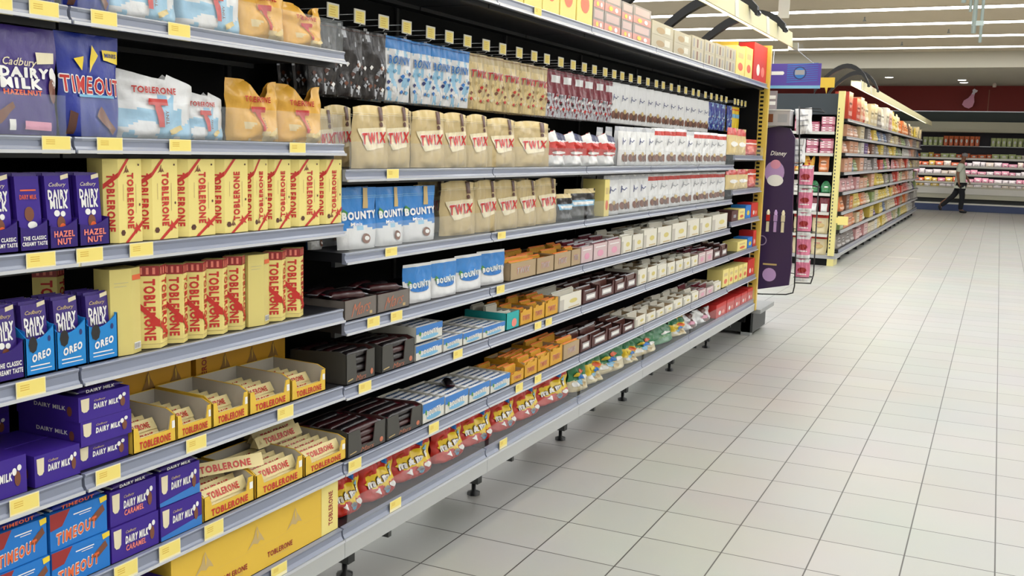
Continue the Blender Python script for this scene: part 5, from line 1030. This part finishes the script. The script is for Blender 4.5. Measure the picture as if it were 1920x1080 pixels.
for i in (0, 1):
    for c, x in enumerate((-2.62, -2.44, -2.25)):
        for k in range(6 if c != 1 or i else 4):
            o = put('flat_pack', pkm2 if (k + c + i) % 4 == 0 else pkm, (x, ey + .045, EZ[i] + .0015 + .0345 * k), rz=-math.pi / 2)
            tag(o, ['upper', 'lower'][i] + ' shelf flat pink pack in the ' + ['left', 'middle', 'right'][c] + ' stack, ' + ordi(k + 1) + ' from bottom', 'pack', 'flat pink packs on the end display')
def efront(me, x, z, w, h, lb, cat, grp, name):
    dX, dY, dZ, mxx = dims(me); tag(put(name, me, (x, ey + .045 + mxx, z + .0015), rz=-math.pi / 2, scale=(1, w / dY, h / dZ)), lb, cat, grp)
for k, x in enumerate((-2.66, -2.47, -2.27)): efront(M('bag_gold') if k < 2 else FM['orange'][1], x, EZ[2], .15, .22, 'orange and cream bag, ' + ordi(k + 1) + ' from left on the end display', 'bag', 'orange bags', 'snack_bag')
for k, x in enumerate((-2.62, -2.38, -2.22)): efront(FM['white'][1] if k == 0 else M('bag_round'), x, EZ[3], .145, .17, ['white bag left of the green bags on the end display', 'left green bag on the end display', 'right green bag on the end display'][k], 'bag', 'green bags', 'snack_bag')
mr = pouch_mesh('snack_bag', .16, .2, .08, F_DRED, lambda u, v: F_WHT if v < .6 and abs(u) < .7 else None, None, seed=41, nu=12, nv=12); cr_ = pouch_mesh('snack_bag', .2, .24, .1, F_CRM, lambda u, v: F_RED if v > .86 else None, lambda mb, s, w, h: (mb.ell(0, h * .45, w * .3, h * .12, s, TAN, .004), mb.rect(-w * .3, w * .1, h * .6, h * .63, s, REDI, .004)), seed=42, nu=12, nv=12)
for k, x in enumerate((-2.52, -2.37, -2.22)): efront(mr, x, EZ[4], .14, .2, 'maroon and white bag, ' + ordi(k + 1) + ' from left on the end display', 'bag', 'maroon bags', 'snack_bag')
for r_, z in ((0, EZ[5]), (1, .146)):
    for k, x in enumerate((-2.52, -2.26)): efront(cr_, x, z, .23, .27, 'cream bag with red top, ' + ['left', 'right'][k] + ' one on the end display ' + ['upper', 'lower'][r_] + ' row', 'bag', 'cream bags with red tops', 'snack_bag')
b = MB(); b.box(-2.42, -2.21, 15.1, 15.11, 2.52, 2.66, C_GYL); b.prism([(-2.34, 2.52), (-2.30, 2.52), (-2.315, 2.43)], 15.1, 15.11, 'y', C_GYL); tag(put('yellow_sign', b.mesh('yellow_sign')), 'small yellow arrow sign beside the purple banner', 'sign')
b = MB(); b.box(-2.0, -1.86, 14.85, 14.87, .6, .72, C_YEL); b.box(-2.03, -2.0, 14.86, 14.9, .62, .7, C_YEL); tag(put('aisle_flag', b.mesh('aisle_flag')), 'small yellow flag sticking out from the far pale post', 'flag')
canopy(-1.88, 2.48, 14.95, 30.8, [15.2, 16.4], -2.5, 2.44, 'long cream light canopy with thin arched brackets above the far shelving run', .3)
# ------------------------------------------------------------------ chilled cabinet on the back wall
M_CAB = mat('cabinet_beige', (190, 186, 166), rough=.4); M_CABW = mat('cabinet_white', (222, 218, 210), rough=.4)
cx0, cx1 = -9.0, 8.8
cg = bpy.data.objects.new('chilled_cabinet', None); COL.objects.link(cg); cg.location = (0, 34.6, 0)
def cch(n, bb): o = put(n, bb.mesh(n), parent=cg); o.location = -cg.location
b = MB(); b.box(cx0, cx1, 35.1, 35.19, 0, 2.7, mat('cabinet_back', (36, 28, 40), rough=.6)); cch('back_panel', b)
b = MB(); b.prism([(34.2, 2.42), (34.15, 2.5), (34.2, 2.72), (35.19, 2.72), (35.19, 2.55), (34.3, 2.4)], cx0, cx1, 'x', M_CAB); cch('canopy', b)
b = MB(); b.box(cx0, cx1, 34.45, 34.55, 2.50, 2.52, mat('cabinet_tube', (255, 244, 240), emit=8)); cch('tube', b)
b = MB(); b.box(cx0, cx1, 34.12, 35.1, .38, .74, M_CAB); b.box(cx0, cx1, 34.08, 34.12, .52, .70, M_CABW); cch('tub', b)
b = MB(); b.box(cx0, cx1, 34.3, 35.1, 0, .38, mat('cabinet_plinth', (30, 34, 34), rough=.5)); b.box(cx0, cx1, 34.1, 34.3, .0, .2, mat('blue_bumper', (56, 70, 110), rough=.5)); b.box(cx0, cx1, 34.08, 34.3, .2, .245, M_CABW); cch('plinth', b)
tag(cg, 'long open chilled cabinet along the back wall', 'chilled cabinet')
CZ = [1.62, 1.37, 1.12, .88]
for i, z in enumerate(CZ):
    b = MB(); b.box(cx0, cx1, 34.3, 35.08, z - .03, z, M_CABW); o = put('shelf', b.mesh('shelf'), parent=cg); o.location = -cg.location; b = MB(); b.box(cx0, cx1, 34.27, 34.3, z - .05, z + .012, M_CABW); put('price_rail', b.mesh('price_rail'), parent=o); b = MB(); b.box(cx0, cx1, 34.31, 34.34, z - .045, z - .032, mat('added_shelf_glow', (255, 244, 244), emit=5)); put('tube', b.mesh('tube'), parent=o)  # the tube under each shelf is an added glow to brighten the packs
PM = [pouch_mesh('meat_pack', .2, .12, .2, foil('meat_' + n, c, .1), None, lambda mb, s, w, h: mb.ell(0, h * .5, w * .25, h * .2, s, WHT, .003), seed=50 + i, nu=8, nv=6, wr=.01) for i, (n, c) in enumerate([('pink', (222, 160, 180)), ('rose', (210, 130, 150)), ('cream', (226, 216, 200)), ('yellow', (216, 190, 90)), ('orange', (222, 120, 80)), ('lime', (196, 206, 150)), ('white', (224, 220, 222))])]
PN = ['pink', 'rose', 'cream', 'yellow', 'orange', 'pale green', 'white']
r3 = random.Random(3)
def pack(i, x, y, z, w, h, where):
    me = PM[i]; dX, dY, dZ, mxx = dims(me); tag(put('meat_pack', me, (x, y + mxx, z), rz=-math.pi / 2, scale=(1, w / dY, h / dZ)), PN[i] + ' food pack ' + where, 'food pack', PN[i] + ' food packs ' + where)
for ri, z in enumerate([c + .001 for c in CZ] + [.742]):
    x = -2.45
    while x < .8:
        w = r3.uniform(.14, .24)
        left = x < -1.2
        i = r3.choice({0: [3, 5, 4] if left else ([4, 4] if x < -.35 else [5, 5, 2]), 1: [3, 2, 4] if left else [2, 0, 0, 6], 2: [0, 6, 2] if left else [0, 0, 6], 3: [1, 4, 3] if left else [0, 0, 6], 4: [3, 3, 6] if left else [2, 6]}[ri])
        pack(i, x + w / 2, 34.33 if ri < 4 else 34.2, z, w, r3.uniform(.1, .16) if ri < 4 else .07, 'on the ' + (sl + [])[ri] + ' cabinet level')
        x += w * 1.03
b = MB(); b.box(cx0, cx1, 35.0, 35.08, 1.98, 2.0, M_CHRM); tag(put('hanging_rail', b.mesh('hanging_rail')), 'thin chrome rail high inside the chilled cabinet', 'rail')
for x in [-2.2 + .15 * k for k in range(20)]:
    if -.62 < x < -.35: continue
    i = 5 if x < -1.75 else 4 if x < -.6 else 5
    pack(i, x, 34.75, 2.0, .14, .3 if i == 4 else .26, 'on the rail at the top of the cabinet')
# ------------------------------------------------------------------ person walking in front of the cabinet (side view, walking towards +X)
def skin(name, verts, edges, radii, mt, loc, parent=None, sub=2, root=0):
    me = bpy.data.meshes.new(name); me.from_pydata(verts, edges, []); o = put(name, me, loc, parent=parent)
    mo = o.modifiers.new('skin', 'SKIN'); sv = me.skin_vertices[0].data
    for i, r in enumerate(radii): sv[i].radius = r if isinstance(r, tuple) else (r, r); sv[i].use_root = (i == root)
    mo.use_smooth_shade = True
    ss = o.modifiers.new('sub', 'SUBSURF'); ss.levels = sub; ss.render_levels = sub
    me.materials.append(mt); return o
SK = mat('skin', (150, 106, 82), rough=.6); SH = mat('polo_shirt', (222, 226, 208), rough=.8); TR = mat('dark_trousers', (26, 28, 34), rough=.8); HR = mat('grey_cap', (150, 146, 148), rough=.7); SO = mat('black_shoe', (18, 18, 22), rough=.5)
V = [(-.12, 0, .92), (-.12, 0, 1.12), (-.13, 0, 1.3), (-.13, 0, 1.44), (-.1, 0, 1.53), (-.08, 0, 1.62), (-.07, 0, 1.7),
     (-.13, -.19, 1.42), (-.21, -.23, 1.16), (-.16, -.22, .93), (-.15, -.22, .84), (-.13, .19, 1.42), (-.06, .23, 1.17), (.08, .2, .98), (.11, .2, .9),
     (-.1, -.09, .88), (-.03, -.09, .5), (-.07, -.09, .09), (.07, -.09, .045), (-.13, .09, .88), (-.27, .09, .5), (-.6, .09, .27), (-.62, .09, .08)]
Ed = [(0, 1), (1, 2), (2, 3), (3, 4), (4, 5), (5, 6), (3, 7), (7, 8), (8, 9), (9, 10), (3, 11), (11, 12), (12, 13), (13, 14), (0, 15), (15, 16), (16, 17), (17, 18), (0, 19), (19, 20), (20, 21), (21, 22)]
Rd = [(.12, .14), (.1, .13), (.115, .15), (.1, .14), .05, (.085, .075), (.08, .07), .055, .045, .035, .03, .055, .045, .035, .03, .085, .06, .04, .035, .085, .06, .042, .035]
pl_ = (-.90, 33.0, 0.0)
body = skin('person', V, Ed, Rd, SK, pl_)
tag(body, 'person in pale grey-green shirt, dark trousers and cap, walking right in mid-stride', 'person')
skin('shirt', [(-.13, 0, .74), (-.13, 0, .9), (-.13, 0, 1.1), (-.14, 0, 1.28), (-.13, 0, 1.42), (-.11, 0, 1.49), (-.14, -.2, 1.4), (-.2, -.245, 1.2), (-.14, .2, 1.4), (-.08, .245, 1.2)], [(0, 1), (1, 2), (2, 3), (3, 4), (4, 5), (4, 6), (6, 7), (4, 8), (8, 9)], [(.175, .19), (.165, .18), (.15, .17), (.15, .18), (.12, .16), .07, .085, .075, .085, .075], SH, (0, 0, 0), body, root=1)
skin('trousers', [(-.12, 0, .88), (-.1, -.09, .8), (-.03, -.09, .5), (-.06, -.09, .075), (-.13, .09, .8), (-.27, .09, .5), (-.62, .09, .17)], [(0, 1), (1, 2), (2, 3), (0, 4), (4, 5), (5, 6)], [(.15, .16), .11, .085, .07, .11, .085, .07], TR, (0, 0, 0), body)
skin('shoe', [(-.09, -.09, .06), (.0, -.09, .045), (.13, -.09, .035)], [(0, 1), (1, 2)], [.055, .05, .035], SO, (0, 0, 0), body)
skin('shoe', [(-.64, .09, .22), (-.63, .09, .12), (-.59, .09, .04)], [(0, 1), (1, 2)], [.055, .048, .036], SO, (0, 0, 0), body)
skin('cap', [(-.09, 0, 1.66), (-.075, 0, 1.71), (-.05, 0, 1.725), (.03, 0, 1.68)], [(0, 1), (1, 2), (2, 3)], [(.09, .088), (.085, .085), (.07, .07), (.02, .05)], HR, (0, 0, 0), body)
hb = MB()
for sg, px, pz, yy in ((-1, -.15, .84, -.22), (1, .11, .9, .2)):
    for f in range(4): hb.tube([(px + .0 + f * .004, yy + sg * (f - 1.5) * .012 * 0 + (f - 1.5) * .012, pz + .0), (px + .012, yy + (f - 1.5) * .014, pz - .045), (px + .028, yy + (f - 1.5) * .012, pz - .08 + .006 * abs(f - 1))], [.009, .008, .006], SK, 6)
    hb.tube([(px + .02, yy, pz + .01), (px + .045, yy - sg * .01, pz - .025), (px + .05, yy - sg * .01, pz - .055)], [.01, .009, .007], SK, 6)
put('finger', hb.mesh('finger'), parent=body)
fb = MB(); fb.tube([(-.0, 0, 1.64), (.025, 0, 1.625), (.012, 0, 1.61)], [.014, .016, .01], SK, 8); fb.box(-.01, .01, -.028, .028, 1.585, 1.592, DRED)
for sg in (-1, 1): fb.tube([(0, sg * .03, 1.652), (.012, sg * .03, 1.652)], .008, WHT, 8); fb.tube([(.01, sg * .03, 1.652), (.015, sg * .03, 1.652)], .004, BLK, 6); fb.tube([(-.1, sg * .078, 1.66), (-.095, sg * .088, 1.64), (-.09, sg * .08, 1.615)], [.012, .016, .01], SK, 6)
put('face', fb.mesh('face'), parent=body)
# strip of tape on the floor
b = MB(); b.box(-1.5, -1.0, 17.0, 17.03, 0.0002, .0015, mat('floor_tape', (236, 232, 220), rough=.4)); tag(put('floor_tape', b.mesh('floor_tape')), 'short pale strip of tape on the distant floor', 'tape')
